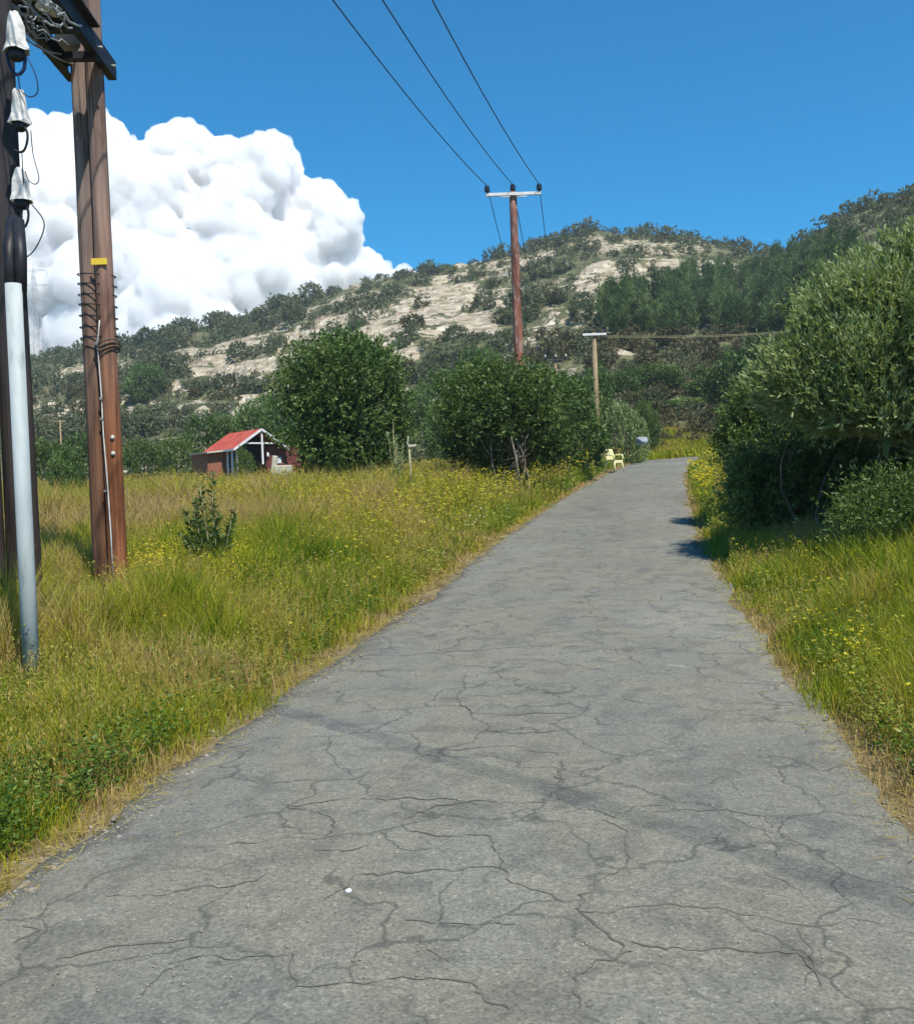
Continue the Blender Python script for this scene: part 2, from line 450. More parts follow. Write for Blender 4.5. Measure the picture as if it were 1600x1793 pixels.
def bareness(x, y, z, px=None, py=None):
    if px is None: px, py = proj(np.stack([x, y, z], -1))
    jx = (fbm(x * .12, y * .12, 3, 31) - .5) * 46; jy = (fbm(x * .12, y * .12, 3, 37) - .5) * 30
    b = np.zeros(x.shape)
    for poly, w_ in BARE: b = np.maximum(b, in_poly(px + jx, py + jy, poly) * w_)
    sp = fbm(x * .055, y * .085, 4, 151)
    rg = np.interp(px, [-200, 60, 500, 900, 1020, 1100], [.5, .62, .85, .8, .5, .15]) * ((py < 735) | (px < 420))
    b = np.maximum(b, np.clip((sp - .50) * 9, 0, 1) * rg)
    b = b * np.clip(.62 + (fbm(x * .16, y * .22, 3, 157) - .40) * 5, .25, 1)
    return b

def build_ground():
    def spaced(a):
        return np.array(a)
    ys = np.concatenate([np.arange(-60, -4, 4), np.arange(-4, 3, .6), np.geomspace(3, 60, 170), 60 + np.cumsum(np.linspace(.6, 2.6, 150))])
    ys = np.concatenate([ys, ys[-1] + np.cumsum(np.linspace(4, 40, 30))])
    u = np.linspace(-1, 1, 421)
    nx = len(u)
    X = []
    for y in ys:
        half = 60 + max(y, 0) * 1.15
        c = xc(min(max(y, -10), 60)) if y < 60 else 14
        k = max(.6, min(5.2, 5.2 - y * .02))
        X.append(c * (1 - np.abs(u)) + half * np.sinh(k * u) / np.sinh(k))
    X = np.array(X); Y = np.repeat(ys[:, None], nx, 1)
    Z = G(X, Y)
    # keep the soil below the asphalt
    off = np.abs(X - xc(Y)) / np.sqrt(1 + np.clip(xslope(Y), 0, 1.2) ** 2)
    off = np.where(Y > 49.5, 99, off)
    Z = Z - .07 * np.clip((hw_at(Y) + .02 - off) / .2, 0, 1) * (Y < 62)
    V = np.stack([X, Y, Z], -1).reshape(-1, 3)
    i = np.arange(len(ys) - 1)[:, None] * nx + np.arange(nx - 1)[None, :]
    F = np.stack([i, i + 1, i + nx + 1, i + nx], -1).reshape(-1, 4)
    me = np_mesh('ground', V, F, smooth=True)
    b = bareness(V[:, 0], V[:, 1], V[:, 2]) * (V[:, 1] > 45)
    a = me.attributes.new('bare', 'FLOAT', 'POINT'); a.data.foreach_set('value', b.astype(np.float32))
    hl = np.clip((V[:, 1] - 58) / 12, 0, 1)
    a = me.attributes.new('hill', 'FLOAT', 'POINT'); a.data.foreach_set('value', hl.astype(np.float32))
    m, n, nodes, links, bs = new_mat('soil_and_marl')
    tc = nodes.new('ShaderNodeTexCoord')
    def nz(scale, detail=6, mscale=(1, 1, 1)):
        q = nodes.new('ShaderNodeTexNoise'); q.inputs['Scale'].default_value = scale; q.inputs['Detail'].default_value = detail
        mp = nodes.new('ShaderNodeMapping'); mp.inputs['Scale'].default_value = mscale
        links.new(tc.outputs['Object'], mp.inputs[0]); links.new(mp.outputs[0], q.inputs['Vector']); return q.outputs[0]
    soil = ramp(nodes, [(.3, (.10, .075, .04)), (.55, (.19, .15, .075)), (.75, (.27, .22, .12))]); links.new(nz(3, 8), soil.inputs[0])
    scrub = ramp(nodes, [(.3, (.07, .08, .035)), (.5, (.12, .125, .06)), (.7, (.20, .185, .10))]); links.new(nz(.22, 8), scrub.inputs[0])
    marl = ramp(nodes, [(.30, (.20, .155, .10)), (.42, (.36, .295, .20)), (.55, (.48, .41, .30)), (.72, (.64, .57, .45))]); links.new(nz(.42, 10, (.8, .8, 2.6)), marl.inputs[0])
    ah = nodes.new('ShaderNodeAttribute'); ah.attribute_name = 'hill'
    ab = nodes.new('ShaderNodeAttribute'); ab.attribute_name = 'bare'
    m1 = nodes.new('ShaderNodeMixRGB'); links.new(ah.outputs['Fac'], m1.inputs[0]); links.new(soil.outputs[0], m1.inputs[1]); links.new(scrub.outputs[0], m1.inputs[2])
    bn = math_node(nodes, links, 'SUBTRACT', nz(.9, 6), .5)
    bn = math_node(nodes, links, 'MULTIPLY', bn, 2.4)
    bb = math_node(nodes, links, 'ADD', ab.outputs['Fac'], bn)
    br = ramp(nodes, [(.42, (0, 0, 0)), (.58, (1, 1, 1))]); links.new(bb, br.inputs[0])
    bm = math_node(nodes, links, 'MULTIPLY', br.outputs[0], ah.outputs['Fac'])
    m2 = nodes.new('ShaderNodeMixRGB'); links.new(bm, m2.inputs[0]); links.new(m1.outputs[0], m2.inputs[1]); links.new(marl.outputs[0], m2.inputs[2])
    links.new(m2.outputs[0], bs.inputs['Base Color'])
    bs.inputs['Roughness'].default_value = .95; bs.inputs['Specular IOR Level'].default_value = .1
    bp = nodes.new('ShaderNodeBump'); bp.inputs['Strength'].default_value = 1.0; bp.inputs['Distance'].default_value = 1.5
    links.new(nz(.7, 9, (1, 1, .5)), bp.inputs['Height'])
    bp2 = nodes.new('ShaderNodeBump'); bp2.inputs['Strength'].default_value = .6; bp2.inputs['Distance'].default_value = .03
    links.new(nz(12, 8), bp2.inputs['Height']); links.new(bp.outputs[0], bp2.inputs['Normal'])
    links.new(bp2.outputs[0], bs.inputs['Normal'])
    # big bump only on the hill
    st = math_node(nodes, links, 'MULTIPLY', ah.outputs['Fac'], 1.0); links.new(st, bp.inputs['Strength'])
    o = link_mesh('ground', me, m); tag(o, kind='structure')
build_ground()

# ------------------------------------------------------------------ road
ROAD_PTS = []
def build_road():
    ys = np.concatenate([np.arange(-30, 2, 1.0), np.arange(2, 20, .12), np.arange(20, 49, .4)])
    cx = xc(ys)
    c = np.stack([cx, ys], -1)
    hd = math.atan2(ys[-1] - ys[-2], cx[-1] - cx[-2]); ext = []; q = c[-1].copy()
    for k in range(130):
        hd = max(R_(14), hd - R_(2.3)); q = q + np.array([math.cos(hd), math.sin(hd)]) * .4; ext.append(q.copy())
    ext = np.array(ext)
    c = np.concatenate([c, ext])
    ROAD_PTS.append(c)
    tan = np.gradient(c, axis=0); tan /= np.linalg.norm(tan, axis=1)[:, None]
    nrm = np.stack([tan[:, 1], -tan[:, 0]], -1)
    arc = np.concatenate([[0], np.cumsum(np.linalg.norm(np.diff(c, axis=0), axis=1))])
    us = np.linspace(-1, 1, 25)
    wl = (fbm(arc * .7, arc * 0 + 3.3, 4, 41) - .5) * .42 + (vnoise(arc * 4.2, arc * 0, seed=4) - .5) * .10
    wr = (fbm(arc * .7, arc * 0 + 9.1, 4, 43) - .5) * .42 + (vnoise(arc * 4.2, arc * 0, seed=8) - .5) * .10
    V = []; n = len(us) + 2
    for i in range(len(c)):
        hl, hr = hw_at(c[i, 1]) + wl[i], hw_at(c[i, 1]) + wr[i]
        off = np.where(us < 0, us * hl, us * hr)
        xy = c[i] + off[:, None] * nrm[i]
        if i < len(ys): z = np.full(len(us), zr(c[i, 1])) + .012
        else: z = np.maximum(G(xy[:, 0], xy[:, 1]), float(G(c[i:i+1, 0], c[i:i+1, 1])[0])) + .03
        z = z + .03 * (1 - us ** 2) + (vnoise(xy[:, 0] * 1.3, xy[:, 1] * 1.3, seed=51) - .5) * .012
        row = np.column_stack([xy, z])
        V.append(np.vstack([[*(c[i] - nrm[i] * (hl + .03)), z[0] - .14], row, [*(c[i] + nrm[i] * (hr + .03)), z[-1] - .14]]))
    V = np.array(V).reshape(-1, 3)
    i = np.arange(len(c) - 1)[:, None] * n + np.arange(n - 1)[None, :]
    F = np.stack([i, i + 1, i + n + 1, i + n], -1).reshape(-1, 4)
    me = np_mesh('road', V, F, smooth=True)
    m, nn, nodes, links, bs = new_mat('worn_asphalt')
    tc = nodes.new('ShaderNodeTexCoord')
    def nz(scale, detail=6, mscale=(1, 1, 1), dist=0.0):
        q = nodes.new('ShaderNodeTexNoise'); q.inputs['Scale'].default_value = scale; q.inputs['Detail'].default_value = detail; q.inputs['Distortion'].default_value = dist
        mp = nodes.new('ShaderNodeMapping'); mp.inputs['Scale'].default_value = mscale
        links.new(tc.outputs['Object'], mp.inputs[0]); links.new(mp.outputs[0], q.inputs['Vector']); return q
    big = ramp(nodes, [(.3, (.152, .148, .116)), (.42, (.175, .171, .141)), (.5, (.189, .181, .138)), (.6, (.187, .184, .152)), (.72, (.224, .216, .173))]); links.new(nz(.55, 5, (1, .6, 1), .6).outputs[0], big.inputs[0])
    agg = ramp(nodes, [(.28, (.40, .40, .40)), (.5, (1, 1, 1)), (.72, (1.5, 1.5, 1.45))]); links.new(nz(85, 3).outputs[0], agg.inputs[0])
    mu = nodes.new('ShaderNodeMixRGB'); mu.blend_type = 'MULTIPLY'; mu.inputs[0].default_value = .6
    links.new(big.outputs[0], mu.inputs[1]); links.new(agg.outputs[0], mu.inputs[2])
    mid = ramp(nodes, [(.34, (.66, .66, .70)), (.5, (1, 1, 1)), (.68, (1.12, 1.11, 1.06))]); links.new(nz(3.2, 6, (1, 1, 1), 1.0).outputs[0], mid.inputs[0])
    mu2 = nodes.new('ShaderNodeMixRGB'); mu2.blend_type = 'MULTIPLY'; mu2.inputs[0].default_value = .7
    links.new(mu.outputs[0], mu2.inputs[1]); links.new(mid.outputs[0], mu2.inputs[2])
    vg = nodes.new('ShaderNodeTexVoronoi'); vg.inputs['Scale'].default_value = 55; vg.voronoi_dimensions = '2D'; links.new(tc.outputs['Object'], vg.inputs['Vector'])
    sg_ = nodes.new('ShaderNodeSeparateColor'); links.new(vg.outputs['Color'], sg_.inputs[0])
    st_ = ramp(nodes, [(0, (.60, .60, .60)), (.25, (.92, .92, .92)), (.75, (1.05, 1.05, 1.05)), (1, (1.55, 1.53, 1.48))]); links.new(sg_.outputs[0], st_.inputs[0])
    mu3 = nodes.new('ShaderNodeMixRGB'); mu3.blend_type = 'MULTIPLY'; mu3.inputs[0].default_value = .42; links.new(mu2.outputs[0], mu3.inputs[1]); links.new(st_.outputs[0], mu3.inputs[2]); mu2 = mu3
    # fine crack network
    wn = nz(2.2, 5)
    sub = nodes.new('ShaderNodeVectorMath'); sub.operation = 'SUBTRACT'; links.new(wn.outputs['Color'], sub.inputs[0]); sub.inputs[1].default_value = (.5, .5, .5)
    scl = nodes.new('ShaderNodeVectorMath'); scl.operation = 'SCALE'; links.new(sub.outputs[0], scl.inputs[0]); scl.inputs['Scale'].default_value = .8
    add = nodes.new('ShaderNodeVectorMath'); links.new(tc.outputs['Object'], add.inputs[0]); links.new(scl.outputs[0], add.inputs[1])
    vo = nodes.new('ShaderNodeTexVoronoi'); vo.feature = 'DISTANCE_TO_EDGE'; vo.voronoi_dimensions = '2D'; vo.inputs['Scale'].default_value = 1.35
    links.new(add.outputs[0], vo.inputs['Vector'])
    cr = ramp(nodes, [(.0, (1, 1, 1)), (.007, (.75, .75, .75)), (.026, (0, 0, 0))]); links.new(vo.outputs['Distance'], cr.inputs[0])
    msk = ramp(nodes, [(.34, (0, 0, 0)), (.50, (1, 1, 1))]); links.new(nz(1.1, 5).outputs[0], msk.inputs[0])
    cf = math_node(nodes, links, 'MULTIPLY', cr.outputs[0], msk.outputs[0])
    cf = math_node(nodes, links, 'MULTIPLY', cf, .75)
    mk = nodes.new('ShaderNodeMixRGB'); links.new(cf, mk.inputs[0]); links.new(mu2.outputs[0], mk.inputs[1]); mk.inputs[2].default_value = (.07, .07, .06, 1)
    # pale stone chips
    vc = nodes.new('ShaderNodeTexVoronoi'); vc.inputs['Scale'].default_value = 26; vc.voronoi_dimensions = '2D'; links.new(tc.outputs['Object'], vc.inputs['Vector'])
    ch = ramp(nodes, [(.06, (1, 1, 1)), (.11, (0, 0, 0))]); links.new(vc.outputs['Distance'], ch.inputs[0])
    sepc = nodes.new('ShaderNodeSeparateColor'); links.new(vc.outputs['Color'], sepc.inputs[0])
    gt = math_node(nodes, links, 'GREATER_THAN', sepc.outputs[0], .93)
    chm = math_node(nodes, links, 'MULTIPLY', ch.outputs[0], gt)
    chm = math_node(nodes, links, 'MULTIPLY', chm, .6)
    mc = nodes.new('ShaderNodeMixRGB'); links.new(chm, mc.inputs[0]); links.new(mk.outputs[0], mc.inputs[1]); mc.inputs[2].default_value = (.50, .49, .45, 1)
    links.new(mc.outputs[0], bs.inputs['Base Color'])
    bs.inputs['Roughness'].default_value = .88; bs.inputs['Specular IOR Level'].default_value = .25
    b1 = nodes.new('ShaderNodeBump'); b1.inputs['Strength'].default_value = .5; b1.inputs['Distance'].default_value = .006
    links.new(nz(70, 4).outputs[0], b1.inputs['Height'])
    b2 = nodes.new('ShaderNodeBump'); b2.inputs['Strength'].default_value = .35; b2.inputs['Distance'].default_value = .01; b2.invert = True
    links.new(cf, b2.inputs['Height']); links.new(b1.outputs[0], b2.inputs['Normal'])
    links.new(b2.outputs[0], bs.inputs['Normal'])
    o = link_mesh('road', me, m); tag(o, kind='structure')
build_road()

def on_ground(px, py, dmin=2.5, dmax=320, n=900):
    """where the ray of each pixel first meets the terrain"""
    px = np.atleast_1d(np.asarray(px, float)); py = np.atleast_1d(np.asarray(py, float))
    v = ray(px, py); v = v / v[:, 1:2]
    n = min(n, 130)
    ds = np.geomspace(dmin, dmax, n)
    X = v[:, 0:1] * ds; Zr = CAM_H + v[:, 2:3] * ds; Y = np.repeat(ds[None, :], len(px), 0)
    df = G(X, Y) - Zr
    hit = df >= 0
    ok = hit.any(1); k = np.maximum(np.argmax(hit, 1), 1); i = np.arange(len(px))
    lo, hi = ds[k - 1].copy(), ds[k].copy()
    for _ in range(9):
        m = (lo + hi) / 2
        up = G(v[:, 0] * m, m) >= CAM_H + v[:, 2] * m
        hi = np.where(up, m, hi); lo = np.where(up, lo, m)
    d = (lo + hi) / 2
    return np.stack([v[:, 0] * d, d, CAM_H + v[:, 2] * d], -1), ok

# the cracks one can follow in the photograph
CRACKS = [
 [(1075, 1450), (1090, 1480), (1108, 1512), (1100, 1532)], [(1100, 1532), (1050, 1560), (1012, 1588), (1006, 1612)],
 [(1006, 1612), (1060, 1640), (1090, 1668), (1105, 1685)], [(1105, 1685), (1040, 1703), (1010, 1730), (990, 1765), (1000, 1793)],
 [(1105, 1685), (1200, 1690), (1300, 1692), (1390, 1690), (1430, 1750)], [(1000, 1600), (900, 1570), (870, 1545), (740, 1548), (625, 1552)],
 [(870, 1545), (892, 1510), (850, 1488), (790, 1478), (720, 1472), (705, 1450)], [(705, 1450), (760, 1432), (840, 1420), (960, 1425)],
 [(500, 1425), (620, 1415), (720, 1412), (840, 1425)], [(500, 1425), (575, 1445), (570, 1480)], [(400, 1490), (500, 1484), (620, 1480)],
 [(570, 1595), (605, 1575), (625, 1552)], [(515, 1690), (525, 1722), (550, 1742), (640, 1745), (760, 1748), (840, 1752), (875, 1780), (890, 1793)],
 [(300, 1715), (380, 1692), (480, 1690), (510, 1690)], [(180, 1585), (300, 1575), (410, 1568), (460, 1545)],
 [(980, 1360), (985, 1390), (1010, 1400)], [(1000, 1345), (980, 1365), (975, 1410), (1075, 1450)],
 [(1270, 1340), (1275, 1370), (1305, 1395)], [(1255, 1290), (1290, 1330), (1270, 1365), (1230, 1385)],
 [(1340, 1465), (1360, 1500), (1370, 1522)], [(1350, 1540), (1390, 1575), (1440, 1610)], [(1395, 1640), (1405, 1690), (1430, 1740)],
 [(800, 1240), (830, 1262), (920, 1262), (1010, 1262)], [(820, 1188), (805, 1225), (800, 1240)], [(815, 1230), (900, 1226), (985, 1225), (1005, 1208)],
 [(830, 1290), (900, 1296), (1000, 1290)], [(760, 1325), (830, 1320), (920, 1322), (975, 1335)],
 [(620, 1150), (720, 1150), (830, 1146), (930, 1138), (1100, 1142), (1240, 1138)], [(1060, 1250), (1150, 1252), (1290, 1258), (1390, 1262)],
 [(700, 1625), (760, 1632), (830, 1640), (900, 1648)], [(1010, 1612), (1120, 1608), (1260, 1618), (1400, 1625), (1600, 1640)],
 [(20, 1650), (60, 1640), (40, 1625)], [(100, 1690), (230, 1672), (330, 1660)], [(1130, 1440), (1250, 1432), (1330, 1445), (1345, 1465)],
 [(1075, 1450), (1110, 1425), (1170, 1418)], [(240, 1760), (290, 1720), (330, 1712)], [(745, 1678), (760, 1700), (770, 1712)],
 [(1050, 1120), (1058, 1150), (1130, 1172)], [(560, 1500), (600, 1510), (650, 1502)],
]
def build_scrape():
    p = np.array([(1168, 1172), (1200, 1174), (1250, 1176), (1300, 1177), (1345, 1176)], float)
    X, ok = on_ground(p[:, 0], p[:, 1], 2.4, 60); s = np.linspace(0, 1, 60); t = np.linspace(0, 1, len(p))
    q = np.column_stack([np.interp(s, t, X[:, 0]), np.interp(s, t, X[:, 1])])
    V = []
    for k in range(60):
        w_ = (.025 + .05 * math.sin(math.pi * s[k]) * float(vnoise(np.array([s[k] * 9]), np.array([.5]), seed=6)[0]))
        for sg in (-1, 1):
            u = np.clip((q[k, 0] - xc(q[k, 1])) / HW, -1, 1); yy = q[k, 1] + sg * w_
            V.append((q[k, 0], yy, float(zr(yy)) + .012 + .03 * (1 - u * u) + float(vnoise(np.array([q[k, 0] * 1.3]), np.array([yy * 1.3]), seed=51)[0] - .5) * .012 + .005))
    F = [(2 * k, 2 * k + 1, 2 * k + 3, 2 * k + 2) for k in range(59)]
    m = noise_mat('scraped_asphalt', [(.35, (.20, .19, .155)), (.65, (.30, .29, .25))], nscale=16, rough=.95)
    tag(link_mesh('road_scrape', np_mesh('road_scrape', V, F), m), kind='structure')

def build_cracks():
    V, F = [], []
    rr = np.random.default_rng(5)
    for ci, c in enumerate(CRACKS):
        p = np.array(c, float)
        X, ok = on_ground(p[:, 0], p[:, 1], 2.4, 60, 1200)
        xy = X[:, :2]
        L = np.concatenate([[0], np.cumsum(np.linalg.norm(np.diff(xy, axis=0), axis=1))])
        n = max(6, int(L[-1] / .022))
        s = np.linspace(0, L[-1], n)
        q = np.column_stack([np.interp(s, L, xy[:, 0]), np.interp(s, L, xy[:, 1])])
        tn = np.gradient(q, axis=0); tn /= np.linalg.norm(tn, axis=1)[:, None] + 1e-9
        nm = np.column_stack([-tn[:, 1], tn[:, 0]])
        q = q + nm * ((fbm(s * 5, s * 0 + ci * 3.7, 5, 61) - .5) * .16 + (vnoise(s * 34, s * 0 + ci, seed=62) - .5) * .022)[:, None]
        wd = (.0008 + .0078 * np.clip(fbm(s * 6, s * 0 + ci * 1.9, 4, 67) - .40, 0, 1) * 2) * np.clip(np.minimum(s, L[-1] - s) / .06 + .15, 0, 1)
        wd = wd + rr.uniform(0, .0022, n)
        wd *= np.clip(1 + (q[:, 1] - 5) * .06, 1, 2)
        b = len(V)
        for k in range(n):
            for sg in (-1, 1):
                xy_ = q[k] + nm[k] * sg * wd[k]
                d = xy_[1]; u = np.clip((xy_[0] - xc(d)) / HW, -1, 1)
                V.append((xy_[0], d, float(zr(d)) + .012 + .03 * (1 - u * u) + float(vnoise(np.array([xy_[0] * 1.3]), np.array([d * 1.3]), seed=51)[0] - .5) * .012 + .003))
        F += [(b + 2 * k, b + 2 * k + 1, b + 2 * k + 3, b + 2 * k + 2) for k in range(n - 1)]
    me = np_mesh('road_crack', V, F)
    m = noise_mat('crack_dirt', [(.3, (.085, .082, .066)), (.7, (.16, .155, .125))], nscale=14, rough=1)
    o = link_mesh('road_crack', me, m); tag(o, kind='structure')
build_cracks()
build_scrape()

# ------------------------------------------------------------------ foliage helpers
def unit(a): return a / (np.linalg.norm(a, axis=-1, keepdims=True) + 1e-9)

def leaf_geo(c, ax, L, W, rng, fold=.0):
    """diamond leaves: c base (N,3), ax unit axis, L, W (N,)"""
    n = len(c)
    r = unit(rng.normal(size=(n, 3)))
    side = unit(np.cross(ax, r))
    mid = c + ax * (L * .45)[:, None]
    V = np.stack([c, mid + side * (W * .5)[:, None], c + ax * L[:, None], mid - side * (W * .5)[:, None]], 1)
    F = np.arange(n * 4).reshape(n, 4)
    return V.reshape(-1, 3), F

def crown_geo(blobs, n_twig, per, twig_len, L, W, rng, up=.5, out=.8, thick=.16, spread=.55, lump=.35, floor=None, hollow=.72, keep=None, stray=.07):
    """leaves set along short twigs that start in the outer shell of a union of ellipsoids"""
    B = np.array(blobs, float)
    area = (B[:, 3] * B[:, 4] + B[:, 4] * B[:, 5] + B[:, 3] * B[:, 5]) ** 1.0
    pick = rng.choice(len(B), size=int(n_twig * 1.5), p=area / area.sum())
    b = B[pick]
    d = unit(rng.normal(size=(len(b), 3)))
    rad = 1 - np.abs(rng.normal(size=len(b))) * thick
    lm = 1 + (vnoise(d[:, 0] * 2.6 + pick * 7.1, d[:, 1] * 2.6, d[:, 2] * 2.6, seed=71) - .5) * 2 * lump
    gaps = vnoise(d[:, 0] * 5 + pick * 3.3, d[:, 1] * 5, d[:, 2] * 5, seed=73)
    p = b[:, :3] + d * b[:, 3:6] * (rad * lm)[:, None]
    rad = rad + (rng.uniform(0, 1, len(b)) < stray) * rng.uniform(.08, .28, len(b))
    p = b[:, :3] + d * b[:, 3:6] * (rad * lm)[:, None]
    ok = gaps > .27
    for k in range(len(B)):
        q = (p - B[k, :3]) / B[k, 3:6]
        ok &= ~((np.linalg.norm(q, axis=1) < hollow) & (pick != k))
    if floor is not None: ok &= p[:, 2] > floor
    if keep is not None: ok &= keep(p)
    p = p[ok][:n_twig]; d = d[ok][:n_twig]
    n = len(p)
    td = unit(d * out + np.array([0, 0, up]) + rng.normal(size=(n, 3)) * .38)
    tl = twig_len * rng.uniform(.5, 1.3, n)
    tv = rng.uniform(0, 1, n)
    t = rng.uniform(-.25, 1, (n, per))
    c = (p[:, None, :] + td[:, None, :] * (t * tl[:, None])[..., None]).reshape(-1, 3)
    ax = unit(np.repeat(td, per, 0) * (1 - spread) + unit(rng.normal(size=(n * per, 3))) * spread)
    LL = L * rng.uniform(.6, 1.35, n * per); WW = W * rng.uniform(.7, 1.3, n * per)
    pv = vnoise(p[:, 0] * 1.6 + 9, p[:, 1] * 1.6, p[:, 2] * 1.6, 77) - .5
    v = np.clip(np.repeat(tv * .5 + pv * .7, per) + rng.uniform(0, .5, n * per), 0, 1)
    V, F = leaf_geo(c, ax, LL, WW, rng)
    return V, F, v

def limbs(mb, base, tips, r0, rng, fork=.35, bend=.18):
    """tapered limbs running from the base to each tip"""
    base = Vector(base)
    for tp in tips:
        tp = Vector(tp); pts = []; rad = []
        o = Vector((rng.normal() * bend, rng.normal() * bend, 0)) * (tp - base).length
        for k in range(7):
            s = k / 6
            q = base.lerp(tp, s) + o * math.sin(s * math.pi) * .6
            pts.append(q); rad.append(max(.006, r0 * (1 - s) ** .8 + r0 * .10))
        mb.tube(pts, rad, 7)
        mid = pts[3]
        for j in range(3):
            e = mid.lerp(tp, .5 + .25 * j) + Vector(rng.normal(size=3)) * (tp - base).length * .18
            mb.tube([mid.lerp(tp, j * .25), mid.lerp(e, .6), e], [r0 * .32, r0 * .2, r0 * .06], 5)

# ------------------------------------------------------------------ cumulus cloud
def build_cloud():
    import bmesh
    D = 900.0
    rng = np.random.default_rng(21)
    base = [(60, 345, 95), (120, 345, 112), (195, 310, 84), (245, 350, 92), (320, 360, 112), (395, 370, 88), (440, 365, 98), (462, 315, 52), (510, 390, 75),
            (555, 395, 66), (583, 400, 46), (590, 440, 46), (640, 492, 50), (690, 500, 30), (715, 492, 18), (545, 460, 80), (80, 480, 130), (200, 470, 130), (330, 480, 120),
            (430, 480, 110), (520, 520, 90), (600, 520, 70), (100, 600, 150), (260, 590, 150), (420, 570, 130), (20, 430, 150), (-120, 470, 170), (-120, 350, 110), (-40, 310, 70)]
    S = []
    k = D / F_PX
    for px, py, r in base:
        c = P(px, py, D + rng.uniform(-40, 40) + (620 - py) * .05)
        S.append((c, r * k * .92))
    lv = S
    allS = list(S)
    for lev, (num, lo, hi) in enumerate([(13, .36, .62), (9, .22, .5)]):
        nxt = []
        for c, r in lv:
            for _ in range(num):
                d = unit(rng.normal(size=3)); d[1] -= .5; d[2] += .15; d = unit(d)
                rr = r * rng.uniform(lo, hi)
                nxt.append((c + d * r * rng.uniform(.78, .98), rr))
        allS += nxt; lv = nxt
    bm = bmesh.new(); bmesh.ops.create_icosphere(bm, subdivisions=2, radius=1)
    uv = np.array([v.co for v in bm.verts]); uf = np.array([[v.index for v in f.verts] for f in bm.faces]); bm.free()
    V = np.concatenate([c + uv * r for c, r in allS]); F = np.concatenate([uf + i * len(uv) for i in range(len(allS))])
    org = P(330, 420, D)
    me = np_mesh('cumulus_cloud', V - org, F, smooth=True)
    m = bpy.data.materials.new('cloud_water'); m.use_nodes = True; n = m.node_tree; n.nodes.remove(n.nodes['Principled BSDF'])
    vs = n.nodes.new('ShaderNodeVolumeScatter'); vs.inputs['Color'].default_value = (.72, .755, .81, 1); vs.inputs['Density'].default_value = .26; vs.inputs['Anisotropy'].default_value = 0.0
    n.links.new(vs.outputs[0], n.nodes['Material Output'].inputs['Volume'])
    o = link_mesh('cumulus_cloud', me, m); o.location = org
    rm = o.modifiers.new('remesh', 'REMESH'); rm.mode = 'VOXEL'; rm.voxel_size = 1.5; rm.use_smooth_shade = True
    sm = o.modifiers.new('smooth', 'SMOOTH'); sm.factor = .5; sm.iterations = 12
    for nm, sc, st in (('billow', 22, 7.0), ('fine', 8, 5.0), ('micro', 3.2, 2.6)):
        tx = bpy.data.textures.new('cloud_' + nm, 'CLOUDS'); tx.noise_scale = sc; tx.noise_depth = 4
        dm = o.modifiers.new(nm, 'DISPLACE'); dm.texture = tx; dm.strength = st; dm.mid_level = .5; dm.texture_coords = 'LOCAL'
    tag(o, 'huge white billowing cumulus cloud rising behind the hillside', 'cloud')
build_cloud()

# ------------------------------------------------------------------ hillside scrub, pines and bushes
def shrub_proto(name, mat, blobs, n, per, tl, L, W, seed, **kw):
    rng = np.random.default_rng(seed)
    V, F, v = crown_geo(blobs, n, per, tl, L, W, rng, **kw)
    me = np_mesh(name, V, F, v); me.materials.append(mat)
    return me

def rand_blobs(seed, n, flat=.75, spread=.6):
    r = np.random.default_rng(seed); out = [(0, 0, .5, .75, .75, .55)]
    for _ in range(n):
        a = r.uniform(0, 2 * math.pi); q = r.uniform(.25, spread); s = r.uniform(.3, .55)
        out.append((q * math.cos(a), q * math.sin(a), r.uniform(.3, .95) * flat + .1, s, s, s * .85))
    return out

SHRUB_ME = [shrub_proto('shrub_foliage', M['scrub_leaf'], rand_blobs(100 + i, 6), 230, 5, .22, .20, .11, 200 + i, up=.5, floor=0.02) for i in range(5)]
BROWN_ME = [shrub_proto('shrub_foliage', M['brown_leaf'], rand_blobs(140 + i, 6), 230, 5, .22, .20, .11, 240 + i, up=.5, floor=0.02) for i in range(3)]
def pine_blobs(seed):
    r = np.random.default_rng(seed); out = []
    for k in range(10):
        z = .45 + 1.75 * k / 9; w_ = .75 * (1 - ((z - 1.0) / 1.5) ** 2) * r.uniform(.7, 1.1)
        a = r.uniform(0, 2 * math.pi); q = w_ * r.uniform(.2, .65)
        out.append((q * math.cos(a), q * math.sin(a), z, max(.25, w_ * .62), max(.25, w_ * .62), .36))
    return out
PINE_ME = [shrub_proto('crown', M['pine_leaf'], pine_blobs(300 + i), 520, 7, .32, .26, .045, 320 + i, up=1.1, out=.5, spread=.3, thick=.25) for i in range(3)]

def terr_intersect(n, x0, x1, y0, y1, rng):
    px = rng.uniform(x0, x1, n); py = rng.uniform(y0, y1, n)
    X, ok = on_ground(px, py, 50, 330, 420)
    ok &= X[:, 1] > base_d(X[:, 0] / X[:, 1]) + 3
    return X[ok], px[ok], py[ok]

